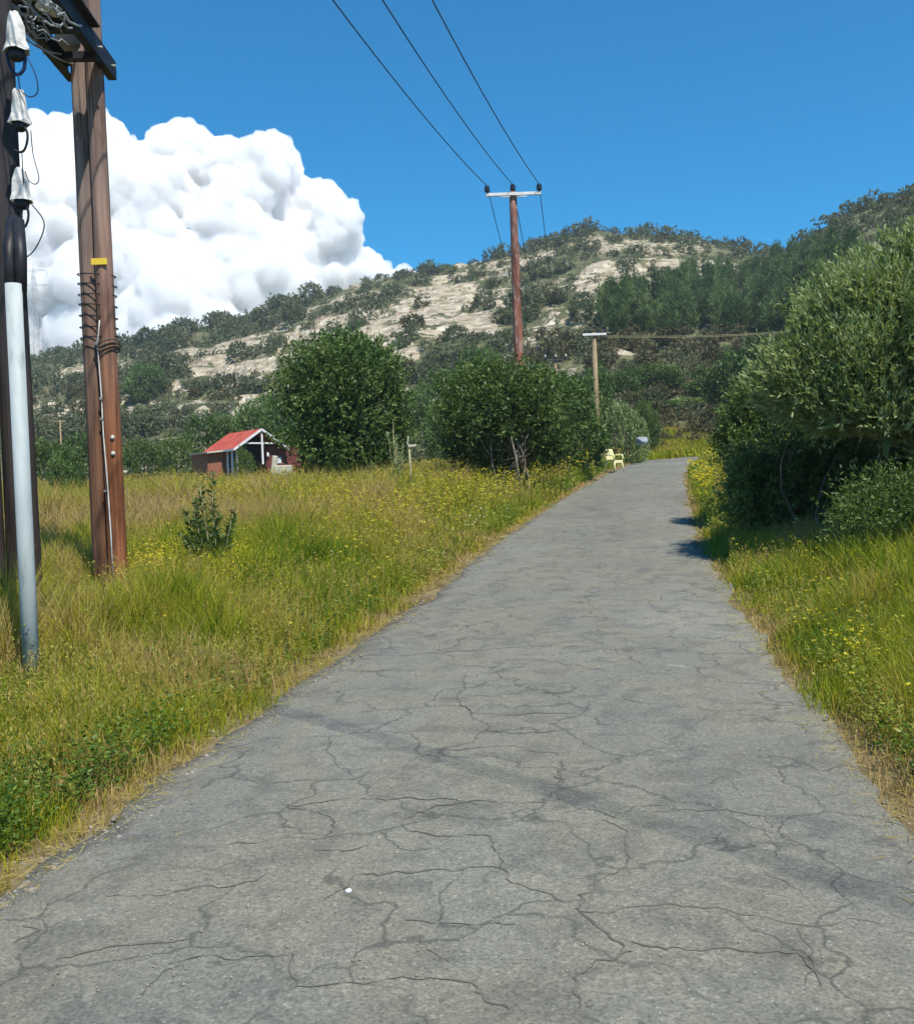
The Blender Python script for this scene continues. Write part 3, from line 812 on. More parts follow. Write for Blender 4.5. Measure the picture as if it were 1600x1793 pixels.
def build_hill():
    rng = np.random.default_rng(77)
    X, px, py = terr_intersect(13000, -160, 1760, 290, 815, rng)
    b = bareness(X[:, 0], X[:, 1], X[:, 2], px, py)
    keep = rng.uniform(0, 1, len(X)) > b * .965
    X, px, py = X[keep], px[keep], py[keep]
    # a row along the skyline
    t = np.linspace(-.55, .60, 300) + rng.normal(0, .002, 300)
    y = ridge_d(t) * (1 - np.abs(rng.normal(0, .02, 300)))
    SX = np.stack([t * y, y, G(t * y, y)], -1); spx, spy = proj(SX)
    X = np.concatenate([X, SX]); px = np.concatenate([px, spx]); py = np.concatenate([py, spy])
    d = X[:, 1]
    pr = np.where(rng.uniform(0, 1, len(X)) < .12, rng.uniform(18, 27, len(X)), rng.uniform(6, 16, len(X)))
    pr = np.where(py < 520, pr * .72, pr)
    b2 = bareness(X[:, 0], X[:, 1], X[:, 2], px, py - pr * 1.1)
    kp = (rng.uniform(0, 1, len(X)) > b2 * .90) | (py < 470)
    X, px, py, d, pr = X[kp], px[kp], py[kp], d[kp], pr[kp]
    rad = np.clip(pr * d / F_PX, .35, 3.4)
    brown = (px > 930) & (py > 585) & (px < 1420) & (rng.uniform(0, 1, len(X)) < .75) | (rng.uniform(0, 1, len(X)) < .12)
    pine = (py < 600 + (px - 1040) * -.02) & (py > 492) & (px > 1050) & (px < 1470) & (py > 600 - (px - 1000) * .75) & (~brown)
    pine |= (px > 1330) & (px < 1500) & (py > 470) & (py < 600)
    # thin to a sensible number, largest on screen kept apart
    pinei = np.where(pine)[0]; pinei = pinei[rng.permutation(len(pinei))][:150]
    rest = np.where(~pine)[0]; rest = rest[rng.permutation(len(rest))][:4200]
    # pines: things with trunk and crown
    protos = []
    for k in range(3):
        r0 = empty('pine_tree', (0, 0, -50), 'bushy green pine standing close among the pines on the right hill slope', 'pine tree', 'pines on the right hill slope')
        tb = MB(); tb.tube([(0, 0, -.1), (.02, .01, .6), (0, .02, 1.4), (.01, 0, 2.1)], [.055, .045, .03, .01], 6)
        tm = tb.build('trunk', M['bark'], r0, local=False); link_mesh('crown', PINE_ME[k], [], r0)
        protos.append(r0)
    used = [False] * 3
    for j, i in enumerate(pinei):
        k = j % 3
        o = protos[k] if not used[k] else copy_tree(protos[k]); used[k] = True
        s = rng.uniform(13, 24) * d[i] / F_PX * 1.25
        s = min(max(s, 1.0), 1.9)
        o.location = (X[i, 0], X[i, 1], X[i, 2] - .1); o.rotation_euler = (0, 0, rng.uniform(0, 6.28)); o.scale = (s, s, s * rng.uniform(.9, 1.25))
    # scrub: 280 that show largest are things, the others one mass
    order = rest[np.argsort(-(rad[rest] / d[rest]))]
    big = order[:280]; small = order[280:]
    for j, i in enumerate(big):
        me = BROWN_ME[j % 3] if brown[i] else SHRUB_ME[j % 5]
        o = bpy.data.objects.new('hillside_shrub', me); COL.objects.link(o)
        s = rad[i]
        o.location = (X[i, 0], X[i, 1], X[i, 2] - .12 * s); o.rotation_euler = (0, 0, rng.uniform(0, 6.28)); o.scale = (s * rng.uniform(.9, 1.2), s, s * rng.uniform(.85, 1.25))
        if brown[i]: tag(o, 'brownish rounded shrub on the dark hill slope behind the road bend', 'shrub', 'brownish shrubs on the dark slope')
        elif py[i] > 640 and px[i] < 760: tag(o, 'dark green rounded shrub at the foot of the hill behind the grass field', 'shrub', 'shrubs at the foot of the hill')
        elif px[i] > 1330: tag(o, 'grey green shrub on the steep right hand hill above the bushes', 'shrub', 'shrubs on the right hill')
        elif px[i] < 760: tag(o, 'grey green shrub on the hillside slope below the cloud', 'shrub', 'shrubs on the slope below the cloud')
        else: tag(o, 'grey green rounded shrub on the upper hillside around the pale bare slopes', 'shrub', 'shrubs on the upper hillside')
    Vs, Fs, As, Bm = [], [], [], []
    base = []
    for bi in range(4):
        r = np.random.default_rng(500 + bi)
        base.append(crown_geo(rand_blobs(520 + bi, 5), 75, 4, .26, .30, .17, r, up=.5, floor=.02))
    n0 = 0
    for i in small:
        V, F, v = base[int(rng.integers(4))]
        a = rng.uniform(0, 6.28); ca, sa = math.cos(a), math.sin(a); s = rad[i]
        W_ = np.stack([V[:, 0] * ca - V[:, 1] * sa, V[:, 0] * sa + V[:, 1] * ca, V[:, 2] * rng.uniform(.8, 1.2) - .1], -1) * s + X[i]
        Vs.append(W_); Fs.append(F + n0); n0 += len(V); As.append(np.clip(v + rng.uniform(-.25, .25), 0, 1)); Bm.append(np.full(len(F), int(brown[i])))
    me = np_mesh('hillside_scrub', np.concatenate(Vs), np.concatenate(Fs), np.concatenate(As), mat_idx=np.concatenate(Bm))
    o = link_mesh('hillside_scrub', me, [M['scrub_leaf'], M['brown_leaf']])
    tag(o, 'low grey green scrub spread over the far hillside', 'scrub', kind='stuff')
build_hill()

# mid-distance bushes between field and hill
BUSH_ME = []
for i in range(5):
    mt = M['dark_leaf'] if i in (0, 1) else M['mid_leaf'] if i in (2, 3) else M['olive_leaf']
    BUSH_ME.append(shrub_proto('foliage', mt, rand_blobs(400 + i, 9, 1.0, .62), 1500, 6, .16, .085, .045, 430 + i, up=.5, floor=.02, lump=.45))
BUSH_STEM = []
for i in range(2):
    rg = np.random.default_rng(60 + i); mb = MB()
    limbs(mb, (0, 0, -.1), [(.4, .1, .8), (-.4, .2, .9), (.05, -.4, 1.0), (-.1, .35, .8)], .06, rg)
    me = bpy.data.meshes.new('stem'); me.from_pydata(mb.v, [], mb.f); me.polygons.foreach_set('use_smooth', mb.sm); me.materials.append(M['bark']); BUSH_STEM.append(me)

def bush(px, d, top, wpx, kind, label, group=None, name='bush', cat='bush', depth=1.0, base_py=None):
    x = float(P(px, 800, d)[0]); z = float(G(np.array([x]), np.array([float(d)]))[0])
    r = wpx / 2 * d / F_PX
    zt = float(P(px, top, d)[2])
    hgt = max(.6, zt - z)
    if base_py:
        X_, _k2 = on_ground([px], [base_py], 45, 320); x, d, z = X_[0]; d = float(d)
        r = wpx / 2 * d / F_PX; hgt = (base_py - top) * d / F_PX
    o = empty(name, (x, d, z - .05), label, cat, group, rz=random.uniform(0, 6.28))
    link_mesh('foliage', BUSH_ME[kind], [], o); link_mesh('stem', BUSH_STEM[kind % 2], [], o)
    o.scale = (r / 1.02, r / 1.02 * depth, hgt / 1.45)
    return o
FB = 'bushes between the field and the hill'
bush(80, 66, 768, 110, 2, 'green bush at the far left edge of the field behind the poles', FB)
bush(150, 70, 762, 110, 1, 'dark bush seen behind the two poles at far left', FB)
bush(120, 40, 790, 70, 1, 'small dark bush in the grass between the two big poles')
bush(255, 66, 768, 90, 2, 'green bush just right of the twin wooden pole', FB)
bush(255, 88, 634, 74, 0, 'round dark bush alone above the pale bank left of the hut', base_py=702)
bush(312, 72, 764, 70, 2, 'low green bush left of the red roofed hut', FB)
bush(372, 78, 728, 110, 1, 'dark green bush behind the red roof', FB)
bush(446, 80, 694, 90, 0, 'taller dark bush behind the hut, left of the big round tree', FB)
bush(500, 74, 690, 90, 0, 'dark bush between hut and big round tree', FB)
bush(728, 84, 672, 80, 0, 'dark tree like bush just right of the big round tree', FB)
bush(775, 90, 648, 90, 0, 'tall dark bush rising behind the gap right of the big round tree', FB)
bush(840, 96, 612, 100, 1, 'green bush behind the tall red pole', FB)
bush(775, 62, 700, 70, 1, 'dark bush left of the pale stemmed bush', FB)
bush(965, 60, 650, 120, 1, 'dark bush behind and right of the tall red pole', FB)
bush(1008, 50, 690, 80, 2, 'green bush left of the thin pale pole', FB)
bush(1028, 66, 640, 100, 0, 'dark bush behind the thin pale pole', FB)
bush(1088, 50, 692, 84, 4, 'round grey green bush at the road bend behind the chair')
bush(1130, 60, 700, 50, 2, 'light green slender bush beside the blue grey sack')
bush(1165, 82, 700, 90, 1, 'dark bush above the yellow bank at the road bend', FB)
bush(1212, 84, 690, 100, 4, 'grey green bush above the end of the visible road', FB)
bush(1262, 84, 640, 120, 1, 'dark bush behind the right roadside shrubs', FB)
bush(1330, 80, 590, 130, 0, 'tall dark bush behind the grey green shrub', FB)
bush(1150, 95, 640, 110, 1, 'dark bush on the slope above the road bend', FB)
bush(1080, 92, 645, 100, 0, 'dark bush on the slope right of the thin pale pole', FB)
bush(428, 52, 782, 34, 2, 'small green bush in front of the hut porch')

# big trees and shrubs with their own crowns
def own_tree(name, label, cat, base, blobs, mat, n, per, tl, L, W, seed, trunk_tips, r0, bark='bark', crown='crown', trunk='trunk', core=0, **kw):
    rng = np.random.default_rng(seed)
    o = empty(name, base, label, cat)
    V, F, v = crown_geo(blobs, n, per, tl, L, W, rng, **kw)
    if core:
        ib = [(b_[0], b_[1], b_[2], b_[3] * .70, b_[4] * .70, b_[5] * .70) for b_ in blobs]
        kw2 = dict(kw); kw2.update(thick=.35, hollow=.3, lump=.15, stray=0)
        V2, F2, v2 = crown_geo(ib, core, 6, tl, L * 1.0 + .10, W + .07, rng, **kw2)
        F = np.concatenate([F, F2 + len(V)]); V = np.concatenate([V, V2]); v = np.concatenate([v, v2 * .5])  # filler leaves added to block light, coloured darker as inner crown shade
    link_mesh(crown, np_mesh(crown, V, F, v), mat, o)
    mb = MB()
    if trunk == 'trunk':
        mb.tube([(0, 0, -.2), (.03, .02, .4), (.0, .05, .9)], [r0 * 1.5, r0 * 1.1, r0], 10)
        limbs(mb, (0, .05, .8), trunk_tips, r0 * .7, rng)
    else:
        for k, tp in enumerate(trunk_tips):
            limbs(mb, (rng.normal() * .25, rng.normal() * .15 + tp[1] * .75, -.15), [tp], r0 * rng.uniform(.7, 1.1), rng)
    mb.build(trunk, M[bark], o, local=False)
    return o

def gpos(px, d):
    x = float(P(px, 800, d)[0]); return (x, float(d), float(G(np.array([x]), np.array([float(d)]))[0]))

# round tree left of centre
D1 = 32.0; b1 = gpos(600, D1); k1 = D1 / F_PX
def ell(px, py, rx, rz, d, base, ry=None, dy=0):
    p = P(px, py, d) - np.array(base); k = d / F_PX
    return (p[0], dy, p[2], rx * k, (ry if ry else rx) * k, rz * k)
blobs = [ell(600, 720, 100, 90, D1, b1), ell(560, 660, 60, 55, D1, b1, dy=-.3), ell(640, 650, 65, 58, D1, b1, dy=.2), ell(600, 625, 50, 40, D1, b1), ell(545, 700, 46, 50, D1, b1, dy=.3),
         ell(665, 710, 50, 60, D1, b1, dy=-.3), ell(580, 760, 46, 46, D1, b1), ell(655, 770, 60, 45, D1, b1), ell(600, 690, 70, 70, D1, b1, dy=-1.2), ell(580, 765, 70, 50, D1, b1, dy=-1.0), ell(598, 815, 42, 42, D1, b1), ell(640, 820, 60, 40, D1, b1, dy=-.3), ell(600, 820, 70, 40, D1, b1, dy=-.7)]
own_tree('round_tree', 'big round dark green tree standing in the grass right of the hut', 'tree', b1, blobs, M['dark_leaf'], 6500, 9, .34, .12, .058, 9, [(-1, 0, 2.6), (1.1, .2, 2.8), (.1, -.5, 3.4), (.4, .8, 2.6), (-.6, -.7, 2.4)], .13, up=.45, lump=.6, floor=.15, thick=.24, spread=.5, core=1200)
# pale stemmed bush under the tall pole
D2 = 29.0; b2 = gpos(888, D2)
blobs = [ell(880, 715, 85, 60, D2, b2), ell(830, 700, 55, 55, D2, b2, dy=.3), ell(930, 710, 55, 55, D2, b2, dy=-.2), ell(862, 684, 46, 30, D2, b2), ell(925, 694, 36, 30, D2, b2, dy=.5), ell(850, 745, 60, 45, D2, b2, dy=-.6), ell(925, 750, 55, 40, D2, b2), ell(885, 712, 50, 40, D2, b2, dy=-.9), ell(815, 775, 48, 46, D2, b2, dy=.4), ell(955, 775, 45, 42, D2, b2, dy=.3), ell(885, 790, 60, 40, D2, b2, dy=.9)]
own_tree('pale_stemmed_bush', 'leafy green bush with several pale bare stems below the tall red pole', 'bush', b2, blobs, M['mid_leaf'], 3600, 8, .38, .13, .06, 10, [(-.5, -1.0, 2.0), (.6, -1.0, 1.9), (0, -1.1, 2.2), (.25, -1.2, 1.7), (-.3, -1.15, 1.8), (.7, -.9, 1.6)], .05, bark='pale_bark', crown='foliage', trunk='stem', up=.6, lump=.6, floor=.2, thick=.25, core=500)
D3 = 36.0; b3 = gpos(985, D3)
blobs = [ell(985, 735, 55, 60, D3, b3), ell(955, 760, 50, 45, D3, b3), ell(1010, 765, 48, 40, D3, b3, dy=-.3), ell(960, 790, 50, 36, D3, b3), ell(1015, 790, 40, 30, D3, b3), ell(975, 700, 40, 36, D3, b3)]
own_tree('roadside_bush', 'dense dark green bush beside the road between pale stemmed bush and chair', 'bush', b3, blobs, M['dark_leaf'], 2000, 8, .26, .14, .07, 12, [(-.5, 0, 1.4), (.5, .1, 1.4), (0, .3, 1.9)], .05, crown='foliage', trunk='stem', up=.4, lump=.4, floor=.1)

# right hand bushes
DA = 13.5; bA = gpos(1480, DA)
blobs = [ell(1530, 580, 92, 80, DA, bA, ry=190, dy=.2), ell(1620, 550, 120, 110, DA, bA, ry=200, dy=.2), ell(1455, 655, 76, 60, DA, bA, ry=210, dy=.3), ell(1550, 665, 120, 80, DA, bA, ry=220, dy=.2), ell(1690, 640, 140, 130, DA, bA, ry=220, dy=.3),
         ell(1475, 570, 46, 62, DA, bA, dy=-.3), ell(1580, 485, 46, 54, DA, bA, dy=-.2), ell(1420, 610, 44, 56, DA, bA, dy=.1), ell(1385, 680, 50, 50, DA, bA, ry=150, dy=.5), ell(1470, 722, 90, 46, DA, bA, ry=150, dy=-.2), ell(1655, 770, 90, 80, DA, bA, dy=-.4, ry=100), ell(1590, 740, 70, 50, DA, bA, dy=-.8, ry=70),
         ell(1760, 800, 130, 140, DA, bA, dy=.2)]
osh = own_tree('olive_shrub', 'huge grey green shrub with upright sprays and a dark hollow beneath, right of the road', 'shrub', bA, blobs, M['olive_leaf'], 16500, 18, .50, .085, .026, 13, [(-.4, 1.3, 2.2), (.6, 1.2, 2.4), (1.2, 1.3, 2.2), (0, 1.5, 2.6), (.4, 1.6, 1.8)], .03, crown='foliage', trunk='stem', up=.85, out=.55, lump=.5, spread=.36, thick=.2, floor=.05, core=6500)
osh.location.x += .30
DB = 19.0; bB = gpos(1335, DB)
blobs = [ell(1330, 720, 70, 60, DB, bB), ell(1270, 745, 45, 45, DB, bB), ell(1380, 690, 55, 55, DB, bB), ell(1300, 790, 70, 45, DB, bB, dy=-.3), ell(1250, 785, 32, 36, DB, bB), ell(1310, 690, 34, 32, DB, bB), ell(1350, 665, 40, 36, DB, bB), ell(1290, 820, 50, 40, DB, bB, dy=-.6), ell(1345, 800, 50, 50, DB, bB, dy=-.5)]
gsh = own_tree('green_roadside_shrub', 'mid green leafy shrub on the right roadside ahead of the grey green shrub', 'shrub', bB, blobs, M['mid_leaf'], 6000, 9, .30, .085, .034, 14, [(-.5, 0, 1.5), (.4, .1, 1.6), (0, -.2, 1.7)], .05, crown='foliage', trunk='stem', up=.6, lump=.42, floor=.05)
gsh.location.x += .50
DC = 15.4; bC = gpos(1470, DC)
blobs = [ell(1455, 850, 150, 92, DC, bC, ry=60, dy=.4), ell(1600, 860, 120, 95, DC, bC, ry=60), ell(1345, 862, 56, 60, DC, bC, ry=50, dy=.5)]
own_tree('hollow_shade_leaves', 'dark leaves added to deepen the shade in the hollow under the huge grey green shrub', 'shrub', bC, blobs, M['dark_leaf'], 3000, 9, .25, .08, .035, 15, [(-.8, 0, .9), (.3, 0, 1.0), (1, .2, 1.1)], .025, crown='foliage', trunk='stem', up=.6, lump=.45, floor=.03, core=800)  # leaves added here, dark leaf colour stands in for the hollow's deep shade
DD = 11.8; bD = gpos(1545, DD)
blobs = [ell(1535, 905, 60, 34, DD, bD), ell(1600, 885, 56, 46, DD, bD, dy=.3), ell(1485, 920, 34, 22, DD, bD), ell(1660, 880, 60, 60, DD, bD), ell(1560, 870, 30, 40, DD, bD, dy=.5)]
own_tree('low_green_bush', 'low green bush in front of the dark hollow at the right edge', 'bush', bD, blobs, M['mid_leaf'], 1500, 9, .26, .06, .022, 16, [(-.2, 0, .6), (.2, 0, .7)], .02, crown='foliage', trunk='stem', up=.8, lump=.75, floor=.02)
DE = 24.0; bE = gpos(1490, DE)
blobs = [ell(1470, 580, 70, 64, DE, bE), ell(1530, 540, 90, 76, DE, bE), ell(1620, 520, 100, 80, DE, bE), ell(1490, 650, 110, 90, DE, bE), ell(1600, 620, 120, 120, DE, bE), ell(1430, 660, 50, 60, DE, bE), ell(1500, 740, 130, 100, DE, bE)]
own_tree('tall_green_tree', 'tall soft green tree rising behind the huge grey green shrub', 'tree', bE, blobs, M['mid_leaf'], 5000, 9, .45, .16, .055, 17, [(-1, 0, 4), (1, 0, 4.6), (0, .5, 5)], .14, up=.9, lump=.4, floor=.3)

# ------------------------------------------------------------------ poles, wires and small things
def pole_z(px, d): return gpos(px, d)[2]

# --- transformer structure at the left edge: two pairs of poles tied by steel beams
dN, dF = 9.7, 12.9
gN = gpos(8, dN); gF = gpos(184, dF)
hp = empty('transformer_pole', (gF[0], gF[1], gF[2]), 'two pairs of brown wooden poles at the left edge carrying steel beams and electrical gear', 'utility pole')
def pole_shape(x, y, z0, h, r0, r1, name, m, parent, seed):
    mb = MB(); n = 14
    mb.tube([(x, y, z0 - .6 + (h + .6) * k / n) for k in range(n + 1)], [r0 + (r1 - r0) * k / n for k in range(n + 1)], 14, seed=seed, jit=.025)
    return mb.build(name, m, parent)
pole_shape(gF[0] + .115, gF[1] - .03, gF[2], 10.5, .128, .105, 'pole', M['wood_red'], hp, 2)
pole_shape(gF[0] - .115, gF[1] + .05, gF[2], 10.5, .135, .108, 'pole', M['wood_brown'], hp, 3)
nx_, ny_, nz_ = gN
pole_shape(nx_ + .10, ny_ + .10, nz_, 10.5, .17, .125, 'pole', M['wood_shade'], hp, 4)
pole_shape(nx_ - .18, ny_ - .06, nz_, 10.5, .16, .13, 'pole', M['wood_shade'], hp, 5)
# wire wraps round the twin pole
mb = MB()
rw = random.Random(4)
def wrap(z, r=.007, tilt=0.0):
    a, b = .252, .148
    c = Vector((gF[0], gF[1], 0)); pts = []
    for k in range(25):
        t = 2 * math.pi * k / 24
        pts.append((c.x + a * math.cos(t), c.y + b * math.sin(t), z + tilt * math.cos(t)))
    mb.tube(pts, r, 6, cap=False)
for py in (483, 500, 518, 536, 556, 575, 592): wrap(float(P(160, py, dF)[2]), .008, rw.uniform(-.03, .01))
mb.build('wire_wrap', M['dark_steel'], hp)
mb = MB()
for py in (600, 606, 612): 
    z = float(P(185, py, dF)[2]); pts = []
    for k in range(25):
        t = 2 * math.pi * k / 24
        pts.append((gF[0] + .115 + .155 * math.cos(t), gF[1] - .03 + .155 * math.sin(t), z + .03 * math.sin(t * 2 + py)))
    mb.tube(pts, .011, 6, cap=False)
mb.build('rope_coil', M['bark'], hp)
# earth cable down the seam
mb = MB()
def seam(py, off=0.0, dy=-.115): 
    p = P(160 + (py - 460) * .037, py, dF); return (gF[0] + .012 + off, gF[1] + dy, p[2])
mb.tube([seam(565, .06, -.165), seam(580, .045, -.165), seam(606, .01, -.15), seam(640, .012, -.13), seam(690, .02, -.12), seam(760, .03, -.14), seam(850, .06, -.155), seam(930, .075, -.16), seam(1030, .08, -.16)], .0095, 6)
mb.build('earth_wire', M['white_rubber'], hp)
mb = MB()
z = float(P(163, 606, dF)[2]); mb.lathe((gF[0] + .012, gF[1] - .165, z), [(.016, -.01), (.028, -.008), (.028, .008), (.016, .01)], 12, axis=(0, 1, .2))
for py in (700, 735, 860): mb.box(seam(py, .02, -.14), (.035, .02, .03))
mb.build('cable_clip', M['steel'], hp)
mb = MB(); mb.box((gF[0] + .10, gF[1] - .165, float(P(165, 463, dF)[2])), (.21, .006, .085), bev=.002)
pl = mb.build('marker_plate', M['yellow_sign'], hp)
mb = MB()
for py in (767, 795): mb.lathe((gF[0] + .165, gF[1] - .155, float(P(192, py, dF)[2])), [(.026, -.012), (.03, 0), (.024, .012)], 10, axis=(.2, -1, .1))
mb.build('pole_tag', M['white_rubber'], hp)
# steel beams between the pole pairs
A = Vector((nx_, ny_, 0)); B = Vector((gF[0], gF[1], 0)); dr = (B - A).normalized(); sd = Vector((dr.y, -dr.x, 0))
zb = float(P(150, 112, dF)[2])
MB_ = Matrix((dr, sd, Vector((0, 0, 1)))).transposed()
def beam(s, z, a0, a1, mb, w_=.10, h_=.16):
    L = (B - A).length
    c = A + dr * ((a0 + a1) / 2 * L) + sd * s + Vector((0, 0, z))
    ln = (a1 - a0) * L
    mb.box(c, (ln, .012, h_), MB_)
    mb.box(c + Vector((0, 0, h_ / 2 - .006)) - sd * (w_ / 2 * (1 if s > 0 else -1) + .006 * (1 if s > 0 else -1)), (ln, w_, .012), MB_)
    mb.box(c - Vector((0, 0, h_ / 2 - .006)) - sd * (w_ / 2 * (1 if s > 0 else -1) + .006 * (1 if s > 0 else -1)), (ln, w_, .012), MB_)
mb = MB(); beam(.30, zb + .02, -.2, 1.085, mb, h_=.24); mb.build('steel_beam', M['dark_steel'], hp)
mb = MB(); beam(-.30, zb - .05, -.2, 1.05, mb, h_=.22); mb.build('steel_beam', M['dark_steel'], hp)
mb = MB()
for a in (.12, .38, .62, .86):
    mb = MB(); mb.box(A + dr * (a * (B - A).length) + Vector((0, 0, zb - .10)), (.12, .574, .09), MB_); mb.build('cross_brace', M['dark_steel'], hp)
for a, l_ in ((.22, 1.2), (.66, .8)):
    mb = MB(); mb.box(A + dr * (a * (B - A).length) + Vector((0, 0, zb + .16)), (l_, .80, .02), MB_); mb.build('platform_plate', M['dark_steel'], hp)
mb = MB()
for a in (.85, 1.02): 
    for s in (-.33, .33): mb.lathe(A + dr * (a * (B - A).length) + sd * s + Vector((0, 0, zb)), [(.02, -.03), (.02, .03)], 8, axis=sd)
mb.build('bolt', M['steel'], hp)
# transformer tank standing on the beams
tk = A + dr * (.52 * (B - A).length) + Vector((0, 0, zb + .62))
mb = MB(); mb.box(tk, (.95, .62, .9), MB_, bev=.04)
for k in range(6):
    for sg in (-1, 1): mb.box(tk + dr * (-.38 + k * .15) + sd * sg * .37, (.025, .13, .72), MB_)
tank = mb.build('transformer_tank', M['steel'], hp)
mb = MB(); mb.tube([B + Vector((-.22, -.02, zb + .22)), B + Vector((-.22, -.02, zb + 1.1))], [.17, .17], 14); mb.build('fuse_housing', M['steel'], hp)
# pale cable hoods and loops along the near pole
def hood(px, py, d, s, name='cable_hood'):
    c = Vector(P(px, py, d)); mb = MB(); rr = random.Random(px * 7 + py)
    prof = [(.035, .20), (.06, .17), (.085, .05), (.10, -.08), (.125, -.16), (.118, -.18), (.09, -.14)]
    n = 10; V = []; F = []
    for r, z in prof:
        for k in range(n):
            an = 2 * math.pi * k / n; q = r * (1 + rr.uniform(-.18, .18)) * s
            V.append(c + Vector((q * math.cos(an), q * math.sin(an) * .8, (z + rr.uniform(-.02, .02)) * s)))
    for i in range(len(prof) - 1):
        for k in range(n): F.append((i * n + k, i * n + (k + 1) % n, (i + 1) * n + (k + 1) % n, (i + 1) * n + k))
    F.append(tuple(range(n)))
    mb.add(V, F, False); h = mb.build(name, M['white_rubber'] if py != 190 else M['shaded_rubber'], hp)
    m2 = MB(); m2.lathe(c + Vector((0, 0, -.19 * s)), [(.05 * s, -.07 * s), (.08 * s, -.04 * s), (.08 * s, .02 * s)], 8); m2.build('cable_collar', M['dark_steel'], hp)
hood(27, 58, 9.35, .98); hood(33, 188, 9.4, .86); hood(37, 325, 9.4, .86)
def loop(pts, r, d, m, name):
    mb = MB(); q = [Vector(P(x, y, d)) for x, y in pts]
    sm = []
    for i in range(len(q) - 1):
        p0, p1, p2, p3 = q[max(i - 1, 0)], q[i], q[i + 1], q[min(i + 2, len(q) - 1)]
        for k in range(6):
            t = k / 6
            sm.append(.5 * ((2 * p1) + (p2 - p0) * t + (2 * p0 - 5 * p1 + 4 * p2 - p3) * t * t + (3 * p1 - p0 - 3 * p2 + p3) * t ** 3))
    sm.append(q[-1]); mb.tube(sm, r, 7); mb.build(name, m, hp)
loop([(12, 92), (18, 118), (30, 130), (42, 120), (44, 96)], .017, 9.38, M['bluecable'], 'cable_loop')
loop([(32, 130), (36, 156), (52, 169), (66, 160), (62, 130), (48, 100)], .006, 9.34, M['bluecable'], 'thin_lead')
loop([(30, 218), (45, 225), (48, 245), (40, 265), (24, 262)], .012, 9.38, M['cable'], 'cable_loop')
loop([(38, 262), (40, 300), (42, 320)], .005, 9.34, M['cable'], 'thin_lead')
loop([(54, 228), (58, 270), (68, 310), (62, 322), (50, 315), (44, 300)], .005, 9.34, M['cable'], 'thin_lead')
loop([(32, 350), (38, 370), (32, 388), (20, 394), (10, 388)], .012, 9.38, M['cable'], 'cable_loop')
loop([(44, 352), (50, 375), (45, 395), (36, 398)], .012, 9.38, M['cable'], 'cable_loop')
loop([(10, 395), (18, 410), (32, 416), (38, 412)], .012, 9.38, M['cable'], 'cable_loop')
loop([(56, 358), (76, 385), (74, 410), (58, 440), (40, 454)], .006, 9.34, M['cable'], 'thin_lead')
# tangle of leads over the top left
rt = random.Random(12)
mb = MB()
for k in range(46):
    x0, y0 = rt.uniform(-20, 85), rt.uniform(-60, 60); d0 = rt.uniform(9.7, 11.6)
    pts = []
    dx, dy = rt.uniform(15, 40), rt.uniform(10, 30)
    for j in range(7): pts.append(P(x0 + dx * j / 4 + rt.uniform(-6, 6), y0 + dy * j / 4 + rt.uniform(-7, 7), d0 + j * .05))
    mb.tube(pts, rt.choice([.006, .009, .013]), 5)
mb.build('loose_lead', M['steel'], hp)
for k in range(3):
    mb = MB(); c = Vector(P(75 + k * 20, -8 + k * 10, 10.8 + k * .5)); mb.lathe(c, [(.05, -.16), (.09, -.12), (.06, -.07), (.09, -.03), (.06, .03), (.09, .07), (.05, .16)], 10)
    mb.build('bushing', M['white_rubber'], hp)
for (x0, y0, x1, y1, d0, d1) in ((0, 5, 128, 112, 9.7, 12.9), (20, -20, 140, 58, 9.8, 12.9), (-10, 20, 120, 95, 9.6, 12.8)):
    mb = MB(); a_, b_ = Vector(P(x0, y0, d0)), Vector(P(x1, y1, d1))
    mb.tube([a_.lerp(b_, k / 6) - Vector((0, 0, .12 * math.sin(math.pi * k / 6))) for k in range(7)], .011, 6); mb.build('lead_wire', M['steel'], hp)
# service cable crossing the road overhead (its shadow lies across the asphalt)
S1, _ok = on_ground([1100, 560], [1440, 1268], 2.5, 40, 1500)
hC = 7.4; off = np.array([SUN_A[0], SUN_A[1]]) * hC / math.tan(R_(SUN_EL))
q0 = S1[0, :2] + off; q1 = S1[1, :2] + off
dirc = (q1 - q0) / np.linalg.norm(q1 - q0)
mb = MB(); e0 = q0 - dirc * 26
tt = max(0.0, (ny_ - 1.5 - q0[1]) / dirc[1])
e1 = q0 + dirc * (tt - .3)
pn = np.array([-dirc[1], dirc[0]])
for sft in (-.055, 0.0, .055):
    o2 = pn * sft
    mb.tube([(e0[0] + o2[0], e0[1] + o2[1], hC + .1), (q0[0] + o2[0], q0[1] + o2[1], hC), (q1[0] + o2[0], q1[1] + o2[1], hC), (e1[0] + o2[0], e1[1] + o2[1], hC + .25), (nx_, ny_ - .15, nz_ + 8.6)], .0070, 6)
mb.build('service_cable', M['cable'], hp)
print('cable end', e1, 'twin pole', gF)

# grey conduit on the near pole
gP = gpos(37, 7.65)
cd = empty('cable_conduit', gP, 'pale grey plastic pipe standing upright against the dark pole', 'pipe')
zt = float(P(22, 497, 7.65)[2]); mb = MB()
mb.tube([(gP[0], gP[1], gP[2] - .2), (gP[0], gP[1], gP[2] + 1.2), (gP[0] + .005, gP[1], zt)], .063, 20)
mb.build('pipe', M['pvc'], cd)
mb = MB(); mb.tube([(gP[0] + .04, gP[1] + .05, zt - .05), (gP[0] + .05, gP[1] + .06, zt + .25), (gP[0] - .02, gP[1] + .2, zt + .55)], .05, 8)
mb.tube([(gP[0] - .03, gP[1] + .03, zt - .05), (gP[0] - .05, gP[1] + .08, zt + .3), (gP[0] - .1, gP[1] + .3, zt + .6)], .05, 8)
mb.build('cable', M['cable'], cd)

